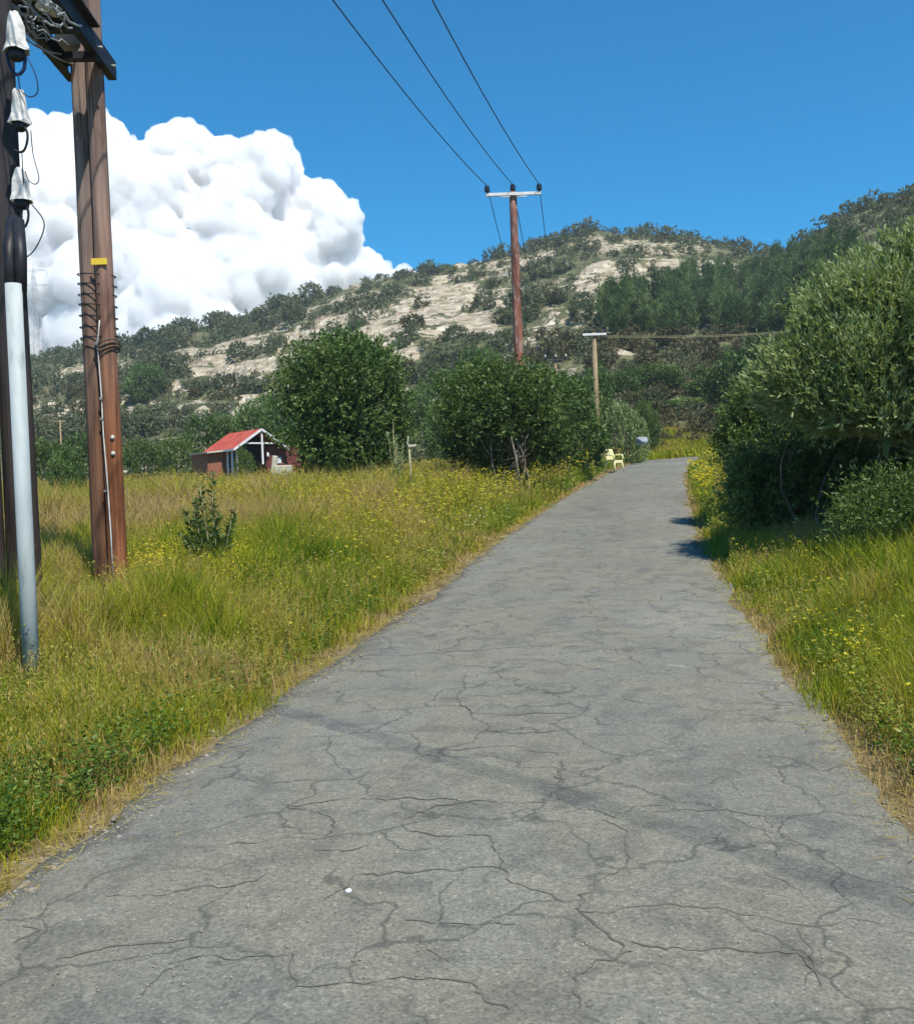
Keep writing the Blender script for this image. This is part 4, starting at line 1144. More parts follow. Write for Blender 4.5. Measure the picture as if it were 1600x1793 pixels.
# --- tall red pole with T arm and three wires
dM = 33.0; gM = gpos(914, dM)
tp = empty('utility_pole', gM, 'tall reddish wooden power pole with a white crossarm and three dark insulators', 'utility pole')
topz = float(P(899, 336, dM)[2])
mb = MB(); n = 16
mb.tube([(gM[0], gM[1], gM[2] - .5 + (topz - gM[2] + .5) * k / n) for k in range(n + 1)], [.185 - .055 * k / n for k in range(n + 1)], 14, jit=.02, seed=9)
mb.build('pole', M['wood_mid'], tp)
az = float(P(898, 342, dM)[2]); hw = 45 * dM / F_PX
mb = MB(); mb.box((gM[0], gM[1] - .17, az), (2 * hw + .1, .09, .10), bev=.008)
for sg in (-1, 1):
    mb.tube([(gM[0] + sg * .12, gM[1] - .2, az - .10), (gM[0] + sg * .45, gM[1] - .2, az - .10)], .018, 6)
mb.build('crossarm', M['white_paint'], tp)
tips = []
for dx in (-hw, 0.0, hw):
    zb_ = az + .05 if dx else topz
    yb_ = gM[1] - (.17 if dx else .0)
    mb = MB(); mb.lathe((gM[0] + dx, yb_, zb_), [(.03, -.04), (.03, .05), (.11, .07), (.07, .10), (.11, .14), (.07, .17), (.10, .21), (.05, .27), (.03, .28)], 12)
    mb.build('insulator', M['insul'], tp); tips.append(Vector((gM[0] + dx, yb_, zb_ + .26)))
# pole far along the line with dark arm
dK = 84.0; gK = gpos(978, dK)
fp = empty('distant_utility_pole', gK, 'distant pole with dark crossarm almost lost against the hill right of the tall red pole', 'utility pole')
zk = float(P(977, 625, dK)[2])
mb = MB(); mb.tube([(gK[0], gK[1], gK[2] - .5), (gK[0], gK[1], zk)], [.14, .10], 8); mb.build('pole', M['wood_pale'], fp)
mb = MB(); mb.box((gK[0], gK[1] - .15, zk - .1), (2.0, .12, .14)); mb.box((gK[0], gK[1] - .15, zk - .32), (1.3, .10, .10)); mb.build('crossarm', M['dark_steel'], fp)
mb = MB()
for dx in (-.9, 0, .9): mb.lathe((gK[0] + dx, gK[1] - .15, zk - .03), [(.05, 0), (.09, .1), (.05, .25)], 8)
mb.build('insulator', M['white_rubber'], fp)
def wire(a, b, sag, r, name, label, group=None, n=40):
    mb = MB(); a = Vector(a); b = Vector(b)
    mb.tube([a.lerp(b, k / n) - Vector((0, 0, 4 * sag * (k / n) * (1 - k / n))) for k in range(n + 1)], r, 5)
    o = mb.build(name, M['cable']); return tag(o, label, 'wire', group)
ends = [P(583, 0, 17.2), P(670, 0, 17.2), P(757, 0, 17.2)]
for tip, e, wd in zip(tips, ends, ('left', 'middle', 'right')):
    e = Vector(e); dv = (e - tip)
    far = tip + dv * (52 / abs(dv.y)); far.z = tip.z + .2
    # parabola through tip, e and far
    s1 = dv.y / (far - tip).y
    sag = (tip.lerp(far, s1).z - e.z) / (4 * s1 * (1 - s1))
    wire(tip, far, sag, .014, 'power_line', f'{wd} of the three dark wires running from the tall red pole up over the road', 'wires towards the camera')
for j, (tip, wd) in enumerate(zip(tips, ('left', 'middle', 'right'))):
    wire(tip, (gK[0] + (-.9, 0, .9)[j], gK[1] - .15, zk + .2), 1.9, .014, 'power_line', f'{wd} of the three wires falling from the tall red pole towards the hill', 'wires towards the hill')

# --- thin pale pole and its wire to the right
dT = 52.0; gT = gpos(1047, dT)
sp_ = empty('small_utility_pole', gT, 'thin pale wooden pole with short pale crossarm behind the roadside bushes', 'utility pole')
zt = float(P(1043, 582, dT)[2])
mb = MB(); mb.tube([(gT[0], gT[1], gT[2] - .5), (gT[0], gT[1], (gT[2] + zt) / 2), (gT[0], gT[1], zt)], [.16, .14, .115], 10, jit=.03); mb.build('pole', M['wood_pale'], sp_)
mb = MB(); mb.box((gT[0], gT[1] - .15, zt - .12), (1.28, .09, .12), bev=.01); mb.build('crossarm', M['white_paint'], sp_)
mb = MB()
for dx in (-.55, -.2, .2, .55): mb.lathe((gT[0] + dx, gT[1] - .15, zt - .06), [(.03, 0), (.07, .06), (.04, .12), (.06, .16), (.02, .2)], 8)
mb.build('insulator', M['insul'], sp_)
mb = MB(); a_ = Vector((gT[0] + .4, gT[1] - .15, zt - .2)); b_ = Vector(P(1560, 560, 60))
for q in (0, .07): mb.tube([a_.lerp(b_, k / 24) - Vector((0, 0, q + 4 * .35 * (k / 24) * (1 - k / 24))) for k in range(25)], .011, 5)
o = mb.build('service_line', M['stick']); tag(o, 'pale pair of wires from the thin pale pole into the right hand trees', 'wire')
# thin poles at far left
for nm, px, d, top, lab in (('thin_pole', 108, 74, 735, 'slender pale pole with small crossbar in the bushes left of the twin pole'), ('thin_pole', 205, 40, 708, 'slender bare pole just right of the twin wooden pole')):
    g = gpos(px, d); zt = float(P(px, top, d)[2]); o = empty(nm, g, lab, 'pole')
    mb = MB(); mb.tube([(g[0], g[1], g[2] - .3), (g[0], g[1], zt)], [.075, .05], 8); mb.build('pole', M['wood_pale'], o)
    if px == 108:
        mb = MB(); mb.box((g[0], g[1], zt - .1), (.9, .06, .08)); mb.build('crossbar', M['wood_pale'], o)
# roof edge glimpsed behind bushes
# --- lattice pylon far behind the left hill
dY = 560.0
cY = P(62, 560, dY); zt = float(P(58, 472, dY)[2]); zb0 = float(P(66, 650, dY)[2])
py_ = empty('lattice_pylon', (cY[0], cY[1], zb0), 'faint grey lattice power pylon on the skyline between the pipe and the twin pole', 'pylon')
mb = MB()
k = dY / F_PX
H = zt - zb0
def wid(s): return (22 * (1 - s) ** 1.3 + 4.2) * k / 2
lev = [i / 9 for i in range(10)]
for sx in (-1, 1):
    for sy in (-1, 1):
        mb.tube([(cY[0] + sx * wid(s), cY[1] + sy * wid(s), zb0 + H * s) for s in lev], .16, 4)
for i in range(9):
    a, b = lev[i], lev[i + 1]
    for sy in (-1, 1):
        mb.tube([(cY[0] - wid(a), cY[1] + sy * wid(a), zb0 + H * a), (cY[0] + wid(b), cY[1] + sy * wid(b), zb0 + H * b)], .09, 4)
        mb.tube([(cY[0] + wid(a), cY[1] + sy * wid(a), zb0 + H * a), (cY[0] - wid(b), cY[1] + sy * wid(b), zb0 + H * b)], .09, 4)
mb.tube([(cY[0], cY[1], zt - 1), (cY[0], cY[1], zt + 4)], .14, 4)
mb.build('lattice', M['pylon'], py_)
for yy, w_ in ((474, 24), (500, 26), (525, 28)):
    z = float(P(60, yy, dY)[2]); mb = MB()
    for sg in (-1, 1):
        mb.tube([(cY[0], cY[1], z + 1.3), (cY[0] + sg * w_ * k, cY[1], z)], .13, 4); mb.tube([(cY[0], cY[1], z), (cY[0] + sg * w_ * k, cY[1], z)], .13, 4)
        mb.tube([(cY[0] + sg * w_ * k, cY[1], z), (cY[0] + sg * w_ * k, cY[1], z - 2.4)], .14, 4)
    mb.build('cross_arm', M['pylon'], py_)

# --- yellowish plastic garden chair at the road edge
dC = 41.0; gC = gpos(1075, dC); gC = (gC[0], dC, max(gC[2], float(zr(dC)) + (.02 if gC[0] > edge_l(dC) else -.5)))
print('chair', gC, edge_l(dC))
ch = empty('garden_chair', gC, 'yellowed white plastic garden chair standing at the left road edge', 'chair', rz=R_(38))
def chbuild(name, fn):
    mb = MB(); fn(mb)
    me = bpy.data.meshes.new(name); me.from_pydata([tuple(Vector(v) * 1.12) for v in mb.v], [], mb.f); me.polygons.foreach_set('use_smooth', mb.sm); me.update()
    return link_mesh(name, me, M['chair'], ch)
chbuild('seat', lambda m: (m.box((0, 0, .42), (.46, .44, .035), bev=.012), m.box((0, -.21, .37), (.44, .03, .08), bev=.01)))
for sx, sy in ((-1, -1), (1, -1), (-1, 1), (1, 1)):
    chbuild('leg', lambda m: m.tube([(sx * .20, sy * .19, .42), (sx * .25, sy * .25, 0)], [.032, .022], 8))
def back(m):
    for k in range(5): m.box((-.16 + .08 * k, .235 + .03, .64), (.055, .02, .34), Matrix.Rotation(R_(-12), 3, 'X'), bev=.006)
    m.box((0, .30, .83), (.46, .03, .10), Matrix.Rotation(R_(-12), 3, 'X'), bev=.012)
    for sg in (-1, 1): m.tube([(sg * .21, .2, .42), (sg * .225, .25, .62), (sg * .21, .305, .84)], [.03, .028, .025], 8)
chbuild('backrest', back)
for sg in (-1, 1):
    chbuild('armrest', lambda m: (m.tube([(sg * .235, .24, .64), (sg * .26, .05, .655), (sg * .26, -.17, .64), (sg * .25, -.22, .58), (sg * .235, -.21, .42)], [.026, .03, .03, .028, .026], 8),))
# --- blue grey sack by the bend
dS = 47.5; gS = gpos(1124, dS)
import bmesh
def lump(name, loc, size, m, seed, amp=.25, sub=4):
    bm = bmesh.new(); bmesh.ops.create_icosphere(bm, subdivisions=sub, radius=.5)
    V = np.array([v.co for v in bm.verts])
    q = 1 + (vnoise(V[:, 0] * 3.2 + seed, V[:, 1] * 3.2, V[:, 2] * 3.2, seed) - .5) * 2 * amp + (vnoise(V[:, 0] * 9 + seed, V[:, 1] * 9, V[:, 2] * 9, seed) - .5) * amp * .5
    V = V * q[:, None] * np.array(size)
    V[:, 2] = np.maximum(V[:, 2], -size[2] * .38)
    for v, c in zip(bm.verts, V): v.co = c
    me = bpy.data.meshes.new(name); bm.to_mesh(me); bm.free()
    me.polygons.foreach_set('use_smooth', np.ones(len(me.polygons), bool))
    o = link_mesh(name, me, m); o.location = loc; return o
zS = float(P(1124, 773, dS)[2])
o = lump('tied_sack', (gS[0], gS[1], zS), (.56, .5, .42), M['blue_grey'], 5, .42)
tag(o, 'pale blue grey rounded lump beside the bush at the road bend', 'sack')
# --- white pebble on the road
p_, _ = on_ground([611], [1581], 2.5, 20, 2000)
o = lump('white_pebble', (p_[0, 0], p_[0, 1], float(zr(p_[0, 1])) + .045), (.028, .022, .02), M['white_paint'], 9, sub=2)
tag(o, 'small white pebble lying on the cracked asphalt', 'pebble')

# --- hut with red roof
dH = 56.0
gH = gpos(455, dH); kH = dH / F_PX
hut = empty('hut', gH, 'small dark red hut with a bright red gabled roof and white gable timbers', 'hut', rz=R_(38))
zg = gH[2]; zrg = float(P(455, 752, dH)[2]) - zg; ze = float(P(415, 783, dH)[2]) - zg
wG, dG = 3.0, 4.0       # gable width and length
rise = zrg - ze
def hb(name, m, fn, parent=None):
    mb = MB(); fn(mb)
    me = bpy.data.meshes.new(name); me.from_pydata([tuple(v) for v in mb.v], [], mb.f); me.polygons.foreach_set('use_smooth', mb.sm); me.update()
    return link_mesh(name, me, m, parent or hut)
def roof_fn(m):
    nseg = 22
    for sg in (-1, 1):
        V = []; F = []
        for i in range(nseg * 4 + 1):
            y = -.35 + (dG + .5) * i / (nseg * 4); wv = .025 * math.sin(i * math.pi / 2)
            for s in (0, 1): 
                x = sg * (wG / 2 + .28) * s; z = zrg - (rise * (wG / 2 + .28) / (wG / 2)) * s
                V += [(x, y, z + wv + .03), (x, y, z + wv - .01)]
        for i in range(nseg * 4):
            a = i * 4; b = a + 4
            F += [(a, a + 2, b + 2, b), (a + 1, b + 1, b + 3, a + 3), (a + 2, a + 3, b + 3, b + 2), (a, b, b + 1, a + 1)]
        m.add(V, F)
M['red_roof'] = noise_mat('red_roof_sheet', [(.3, (.27, .05, .035)), (.55, (.40, .075, .05)), (.75, (.36, .12, .08))], nscale=1.6, rough=.75)
hb('roof', M['red_roof'], roof_fn)
th = math.atan2(rise, wG / 2)
def barge(m):
    L = math.hypot(wG / 2 + .28, rise * (wG / 2 + .28) / (wG / 2))
    for sg in (-1, 1):
        m.box((sg * (wG / 4 + .14), -.37, zrg - rise * (wG / 4 + .14) / (wG / 2) - .01), (L, .045, .13), Matrix.Rotation(sg * th, 3, 'Y'))
hb('barge_board', M['white_paint'], barge)
hb('eave_board', M['white_paint'], lambda m: m.box((-(wG / 2 + .30), dG / 2 - .1, ze - rise * .2), (.04, dG + .5, .12)))
hb('gable_timber', M['white_paint'], lambda m: (m.box((.05, -.24, (zrg + ze) / 2 - .55), (.11, .09, zrg - ze + 1.0)), m.box((-.1, -.235, ze + .18), (1.95, .07, .09))))
def wall_fn(m):
    m.box((0, dG * .62, ze / 2), (wG - .1, dG * .6, ze))
    V = [(-wG / 2 + .05, dG * .32, ze), (wG / 2 - .05, dG * .32, ze), (0, dG * .32, zrg - .06), (-wG / 2 + .05, dG * .92, ze), (wG / 2 - .05, dG * .92, ze), (0, dG * .92, zrg - .06)]
    m.add(V, [(0, 1, 2), (3, 5, 4), (0, 2, 5, 3), (1, 4, 5, 2)])
hb('wall', M['dark'], wall_fn)  # back of the porch, recess shade painted as wall colour
hb('left_wall', M['brown_wall'], lambda m: m.box((-wG / 2 - .55, dG * .62, ze * .43), (1.2, 2.2, ze * .86)))['label'] = 'orange brown wall of the left lean-to'
hb('lean_to_roof', M['pale_stone'], lambda m: m.box((-wG / 2 - .6, dG * .58, ze * .90), (1.4, 2.6, .09), Matrix.Rotation(R_(-5), 3, 'Y')))
for k in range(3):
    hb('post', M['white_paint'], lambda m: m.box((-wG / 2 + .02, -.05 + k * .62, ze * .43), (.10, .10, ze * .94)))
hb('side_wall', M['red_wall'], lambda m: m.box((wG / 2 + .75, .22, ze * .50), (3.5, .16, ze * 1.0)))['label'] = 'dark red wall right of the gable'
hb('notice_board', M['white_paint'], lambda m: m.box((wG / 2 - .25, .12, ze * .64), (.38, .03, .36)))
hb('wall_lamp', M['white_paint'], lambda m: m.lathe((wG / 2 - .95, .06, ze * .78), [(.05, -.14), (.09, -.08), (.07, .1), (.03, .14)], 8))
# pale stone seat in front of the hut
gB = gpos(488, 52.5)
bz = float(P(488, 815, 52.5)[2])
sb = empty('stone_seat', (gB[0], gB[1], gB[2]), 'pale stone like block with raised left end in front of the dark red hut wall', 'garden seat')
mb = MB(); mb.box((gB[0] + .22, gB[1], (gB[2] + bz) / 2), (.95, .4, bz - gB[2]), bev=.04); mb.build('seat', M['pale_stone'], sb)
mb = MB(); mb.box((gB[0] - .32, gB[1], (gB[2] + bz + .55) / 2), (.26, .34, bz + .55 - gB[2]), Matrix.Rotation(R_(9), 3, 'Y'), bev=.05); mb.build('back_block', M['pale_stone'], sb)
# stake with pale rag, and the pale shrub beside it
gW = gpos(718, 24.0); zw = float(P(718, 778, 24.0)[2])
st = empty('wooden_stake', gW, 'pale wooden stake with a white rag at its top in the tall grass', 'stake')
mb = MB(); mb.tube([(gW[0], gW[1], gW[2] - .2), (gW[0] + .01, gW[1], (gW[2] + zw) / 2), (gW[0] - .02, gW[1], zw)], [.032, .028, .024], 8, jit=.08); mb.build('post', M['stick'], st)
mb = MB(); mb.box((gW[0] + .07, gW[1] - .03, zw - .04), (.20, .03, .06), Matrix.Rotation(R_(-8), 3, 'Y'), bev=.012); mb.box((gW[0] - .04, gW[1] - .03, zw + .10), (.035, .03, .22), Matrix.Rotation(R_(7), 3, 'Y'), bev=.012); mb.build('rag', M['pale_stone'], st)

# ------------------------------------------------------------------ grass, weeds and flowers
def blade_geo(p, h, wd, az, lean, rng):
    n = len(p)
    side = np.stack([np.cos(az), np.sin(az), np.zeros(n)], -1)
    la = rng.uniform(0, 2 * math.pi, n)
    ld = np.stack([np.cos(la), np.sin(la), np.zeros(n)], -1)
    up = np.array([0, 0, 1.0])
    b0 = p - side * (wd / 2)[:, None]; b1 = p + side * (wd / 2)[:, None]
    m = p + up * (h * .55)[:, None] + ld * (h * lean * .35)[:, None]
    m0 = m - side * (wd * .42)[:, None]; m1 = m + side * (wd * .42)[:, None]
    t = p + up * (h * (1 - lean * .25))[:, None] + ld * (h * lean)[:, None]
    V = np.stack([b0, b1, m0, m1, t], 1).reshape(-1, 3)
    base = np.arange(n)[:, None] * 5
    F = np.concatenate([base + np.array([[0, 1, 3]]), base + np.array([[0, 3, 2]]), base + np.array([[2, 3, 4]])], 1).reshape(-1, 3)
    return V, F, t

def off_road(x, y, m=.0):
    far = y > 46; ok = np.ones(len(x), bool)
    if far.any():
        c = ROAD_PTS[0]; c = c[c[:, 1] > 40]
        i = np.where(far)[0]
        for k in range(0, len(i), 20000):
            j = i[k:k + 20000]
            ok[j] = np.min((x[j, None] - c[None, :, 0]) ** 2 + (y[j, None] - c[None, :, 1]) ** 2, 1) > (1.62 + m) ** 2
    return ok

def scatter(side, d0, d1, density, rng, maxoff=None):
    """points on the verge: side -1 left, 1 right of the road"""
    out = []
    e = np.geomspace(d0, d1, 60)
    for a, b in zip(e[:-1], e[1:]):
        m = (a + b) / 2
        edge = float(edge_l(m)) if side < 0 else float(edge_r(m))
        lim = -.60 * m - 1.2 if side < 0 else .60 * m + 1.2
        wdt = (edge - lim) if side < 0 else (lim - edge)
        wdt = max(wdt, .5)
        if maxoff: wdt = min(wdt, maxoff)
        n = int(wdt * (b - a) * density(m))
        y = rng.uniform(a, b, n); o = rng.uniform(0, 1, n) * wdt
        out.append(np.stack([(edge_l(y) - o) if side < 0 else (edge_r(y) + o), y, o], -1))
    return np.concatenate(out)

def patch(x, y, cx, cy, rx, ry): return np.exp(-(((x - cx) / rx) ** 2 + ((y - cy) / ry) ** 2))

def build_grass(side, name, label, d0, d1, dens, seed):
    rng = np.random.default_rng(seed)
    q = scatter(side, d0, d1, dens, rng)
    x, y, o = q[:, 0], q[:, 1], q[:, 2]
    wob = (fbm(x * 1.3, y * 1.3, 3, 81) - .5)
    o = o + wob * .35 - .08
    clump = fbm(x * 1.7, y * 1.7, 3, 83)
    keep = off_road(x, y) & (o > -.05) & (rng.uniform(0, 1, len(x)) < np.clip(.35 + o * 1.2, .25, 1)) & (rng.uniform(0, 1, len(x)) < np.clip(clump * 2.2 - .15, .25, 1))
    x, y, o, clump = x[keep], y[keep], o[keep], clump[keep]
    n = len(x)
    z = G(x, y)
    p = np.stack([x, y, z - .01], -1)
    far = np.clip((y - 12) / 10, 0, 1)
    if side < 0:
        h = .07 + .17 * np.clip(o / .5, 0, 1) + .24 * np.clip((o - .5) / 1.5, 0, 1) + .36 * far * np.clip((o - .8) / 2.2, 0, 1) + .22 * patch(x, y, -4.2, 9.5, 2.2, 3.2)
    else:
        h = .07 + .22 * np.clip(o / .45, 0, 1) + .20 * np.clip((o - .45) / 1.2, 0, 1)
    h = h * (1 - .45 * np.clip((y - 28) / 12, 0, 1) * (o > 4))
    h = h * (1 - .75 * patch(x, y, gF[0] + .25, gF[1] - 1.0, .8, 1.3)) * (1 - .7 * patch(x, y, -3.45, 7.1, .55, .9)) if side < 0 else h
    h = h * (1 - .75 * patch(x, y, float(edge_l(39)) - .2, 39, 1.5, 4.5)) if side < 0 else h
    tuft = vnoise(x * 3.1, y * 3.1, seed=85)
    h = h * (.35 + .8 * clump + .75 * tuft ** 1.5) * rng.uniform(.55, 1.35, n)
    # regional hue: 0 lush, .55 yellow green, 1 straw
    v = .46 + (fbm(x * .5, y * .5, 4, 91) - .5) * 1.35 + (fbm(x * 2.4, y * 2.4, 2, 93) - .5) * .75
    v = v + .40 * np.exp(-np.clip(o, 0, 9) / .30) * np.clip((fbm(x * .9, y * .9, 3, 87) - .36) * 5, 0, 1) + .16 * far + (.10 if side > 0 else 0)
    if side < 0:
        v = v + .26 * patch(x, y, -7.5, 19, 3.2, 4) + .2 * patch(x, y, -2.0, 5.2, .9, 1.0) + .16 * patch(x, y, -3.6, 26, 4, 7) - .18 * patch(x, y, 1.0, 15, 1.3, 4)
    v = v - (.10 * np.exp(-((y - 6.5) / 3.5) ** 2) if side < 0 else 0)
    v = np.clip(v + rng.normal(0, .16, n), 0, 1)
    wd = np.maximum(.0055, .00085 * y) * rng.uniform(.6, 1.4, n)
    V, F, t = blade_geo(p, h, wd, rng.uniform(0, math.pi, n), rng.uniform(.1, .65, n), rng)
    me = np_mesh(name, V, F, np.repeat(v, 3))
    o_ = link_mesh(name, me, M['grass']); tag(o_, label, 'grass', kind='stuff')
    print(name, n)
build_grass(-1, 'field_grass', 'tall yellow green grass and weeds of the field left of the road', 2.0, 62, lambda d: 4200 if d < 6 else max(380, 4200 * (6 / d) ** 1.35), 31)
build_grass(1, 'verge_grass', 'green and straw coloured grass on the right road verge', 2.0, 46, lambda d: 4200 if d < 6 else max(300, 4200 * (6 / d) ** 1.5), 32)

def build_stalks(side, seed, name, label, n_, d0, d1, hlo, hhi, vlo, vhi, mind=.5):
    """long thin dry seed stalks"""
    rng = np.random.default_rng(seed)
    q = scatter(side, d0, d1, lambda d: n_ * (6 / max(d, 6)) ** 1.2, rng)
    q = q[q[:, 2] > mind]
    x, y = q[:, 0], q[:, 1]; n = len(x)
    k = fbm(x * .8, y * .8, 3, 95); s = k > .45; x, y = x[s], y[s]; n = len(x)
    p = np.stack([x, y, G(x, y)], -1)
    h = rng.uniform(hlo, hhi, n) * np.clip(.7 + (y - 8) / 22, .7, 1.3)
    wd = np.maximum(.004, .00055 * y)
    V, F, t = blade_geo(p, h, wd, rng.uniform(0, math.pi, n), rng.uniform(.05, .3, n), rng)
    v = np.clip(rng.uniform(vlo, vhi, n), 0, 1)
    # feathery heads
    c = np.repeat(t, 5, 0) + rng.normal(size=(n * 5, 3)) * np.array([.008, .008, .035]); ax = unit(rng.normal(size=(n * 5, 3)) * .4 + np.array([0, 0, 1.0]))
    sc = np.repeat(np.maximum(1, y / 10), 5)
    V2, F2 = leaf_geo(c - ax * .03, ax, .035 * sc ** .6, .007 * sc, rng)
    F2t = np.concatenate([F2[:, [0, 1, 2]], F2[:, [0, 2, 3]]])
    me = np_mesh(name, np.concatenate([V, V2]), np.concatenate([F, F2t + len(V)]), np.concatenate([np.repeat(v, 3), np.tile(np.repeat(v, 5), 2)]))
    o = link_mesh(name, me, M['grass']); tag(o, label, 'dry grass', kind='stuff')
build_stalks(-1, 41, 'dry_stalk_grass', 'thin straw coloured seed stalks standing in the left field', 260, 4, 60, .35, .75, .75, 1.0)
build_stalks(1, 42, 'dry_verge_stalk_grass', 'thin straw coloured stalks on the right verge', 110, 4, 16, .25, .5, .7, 1.0, .3)

def build_weeds(side, seed, name, label, dens, d0, d1, hlo, hhi):
    rng = np.random.default_rng(seed)
    q = scatter(side, d0, d1, dens, rng); q = q[q[:, 2] > .25]
    x, y = q[:, 0], q[:, 1]
    k = fbm(x * .6, y * .6, 3, 97); s = rng.uniform(0, 1, len(x)) < np.clip((k - .32) * 4.5, .25, 1); x, y = x[s], y[s]
    n = len(x); per = 22
    p = np.stack([x, y, G(x, y)], -1)
    h = rng.uniform(hlo, hhi, n) * (1 + .5 * np.clip((y - 12) / 12, 0, 1)); t = rng.uniform(.1, 1, (n, per))
    rad = (h * .28)[:, None] * (1.1 - t * .7)
    a = rng.uniform(0, 2 * math.pi, (n, per))
    c = p[:, None, :] + np.stack([np.cos(a) * rad * .5, np.sin(a) * rad * .5, t * h[:, None]], -1)
    ax = unit(np.stack([np.cos(a), np.sin(a), rng.uniform(-.1, .9, (n, per))], -1))
    sz = np.maximum(.022, .0020 * y)[:, None] * rng.uniform(.6, 1.3, (n, per))
    V, F = leaf_geo(c.reshape(-1, 3), ax.reshape(-1, 3), sz.ravel() * 1.5, sz.ravel() * .62, rng)
    hv = fbm(x * .5, y * .5, 3, 99)
    v = np.clip(np.repeat(hv * 1.5 - .1 + rng.normal(0, .16, n), per) + rng.normal(0, .15, n * per), 0, 1)
    if side < 0: v = np.clip(v + .25 * np.repeat(np.clip((y - 9) / 8, 0, 1), per), 0, 1)
    me = np_mesh(name, V, F, v); o = link_mesh(name, me, M['weed']); tag(o, label, 'weeds', kind='stuff'); print(name, n)
build_weeds(-1, 51, 'leafy_ground_cover', 'low broad leaved weeds among the grass left of the road', lambda d: 300 if d < 7 else max(16, 300 * (7 / d) ** 1.5), 3.5, 50, .10, .38)
build_weeds(-1, 53, 'tall_field_weeds', 'taller yellow green weeds standing out of the left field grass', lambda d: 9 if d < 8 else max(1.6, 9 * (8 / d) ** 1.3), 4.5, 50, .40, .75)
build_weeds(1, 54, 'tall_verge_weeds', 'taller weeds standing out of the right verge', lambda d: 12 if d < 8 else max(1.5, 12 * (8 / d) ** 1.3), 4.5, 24, .35, .6)
build_weeds(1, 52, 'verge_ground_cover', 'low broad leaved weeds on the right verge', lambda d: 240 if d < 7 else max(10, 240 * (7 / d) ** 1.6), 3.5, 40, .12, .38)

def flowers(name, label, mat, pts, size, per, rise, rng, stem=True):
    """pts: ground points; small radial petals on top of stems"""
    n = len(pts); x, y = pts[:, 0], pts[:, 1]
    z = G(x, y); h = rise(x, y) * rng.uniform(.75, 1.2, n)
    top = np.stack([x, y, z + h], -1)
    sz = size * np.maximum(1, y / 9) ** .75 * rng.uniform(.7, 1.3, n)
    a = (rng.uniform(0, 6.28, n)[:, None] + np.arange(per) * 2 * math.pi / per)
    ax = unit(np.stack([np.cos(a), np.sin(a), rng.uniform(-.1, .8, (n, per))], -1))
    V, F = leaf_geo(np.repeat(top, per, 0), ax.reshape(-1, 3), np.repeat(sz, per), np.repeat(sz * .7, per), rng)
    v = rng.uniform(0, 1, n * per)
    me = np_mesh(name, V, F, v); o = link_mesh(name, me, mat); tag(o, label, 'flowers', kind='stuff')
    Vs, Fs, _ = blade_geo(np.stack([x, y, z], -1), h, np.maximum(.004, .0005 * y), rng.uniform(0, 3, n), np.full(n, .02), rng)
    return np.concatenate([Vs]), Fs
def pix_pts(polys, rng, lift=0.0):
    """ground points under patches of the field; (cx, cy, rx, ry, n)"""
    out = []
    for cx, cy, rx, ry, n in polys:
        X, ok = on_ground(rng.normal(cx, rx, n), rng.normal(cy, ry, n), 3, 70, 700)
        out.append(X[ok])
    X = np.concatenate(out)
    o = np.where(X[:, 0] < xc(X[:, 1]), edge_l(X[:, 1]) - X[:, 0], X[:, 0] - edge_r(X[:, 1]))
    return X[o > .15]
rng = np.random.default_rng(61)
fld_h = lambda x, y: np.interp(y, [4, 10, 16, 24, 60], [.32, .42, .60, .85, .95])
pl = pix_pts([(415, 1035, 30, 20, 900), (275, 1040, 42, 18, 700), (330, 990, 60, 20, 300), (640, 905, 130, 36, 3600), (850, 885, 90, 26, 700), (470, 900, 90, 26, 1300), (350, 1080, 120, 40, 160), (600, 1000, 120, 40, 260), (760, 920, 130, 40, 220), (960, 850, 60, 14, 420), (1040, 838, 30, 8, 160), (540, 960, 130, 60, 220), (200, 1115, 60, 50, 22), (100, 1230, 60, 40, 5), (520, 900, 160, 30, 500)], rng)
Vs, Fs = flowers('yellow_field_flowers', 'tiny yellow mustard flowers scattered over the left field', M['flower'], pl, .015, 5, fld_h, rng)
me = np_mesh('flower_stem_grass', Vs, Fs, np.full(len(Fs), .3)); tag(link_mesh('flower_stem_grass', me, M['grass']), 'thin green flower stems in the left field', 'flower stems', kind='stuff')
vh = lambda x, y: np.interp(y, [4, 8, 14, 25], [.34, .38, .45, .75])
pr = pix_pts([(1500, 1300, 60, 60, 14), (1400, 1010, 60, 20, 24), (1440, 1095, 30, 10, 16), (1420, 1150, 20, 8, 12), (1490, 1205, 30, 10, 26), (1530, 1040, 50, 14, 26), (1580, 1060, 20, 14, 12), (1480, 1120, 90, 60, 30), (1240, 872, 34, 24, 420), (1560, 1200, 40, 60, 10)], rng)
Vs, Fs = flowers('yellow_verge_flowers', 'yellow flowers on stems along the right verge', M['flower'], pr, .017, 8, vh, rng)
me = np_mesh('verge_stem_grass', Vs, Fs, np.full(len(Fs), .35)); tag(link_mesh('verge_stem_grass', me, M['grass']), 'thin green flower stems on the right verge', 'flower stems', kind='stuff')
pd = pix_pts([(1470, 985, 45, 8, 26), (830, 960, 25, 14, 14)], rng)
Vs, Fs = flowers('pale_daisies', 'pale cream daisies at the foot of the right shrubs', M['daisy'], pd, .020, 8, lambda x, y: np.full(len(x), .5), rng)
me = np_mesh('daisy_stem_grass', Vs, Fs, np.full(len(Fs), .35)); tag(link_mesh('daisy_stem_grass', me, M['grass']), 'thin green daisy stems', 'flower stems', kind='stuff')

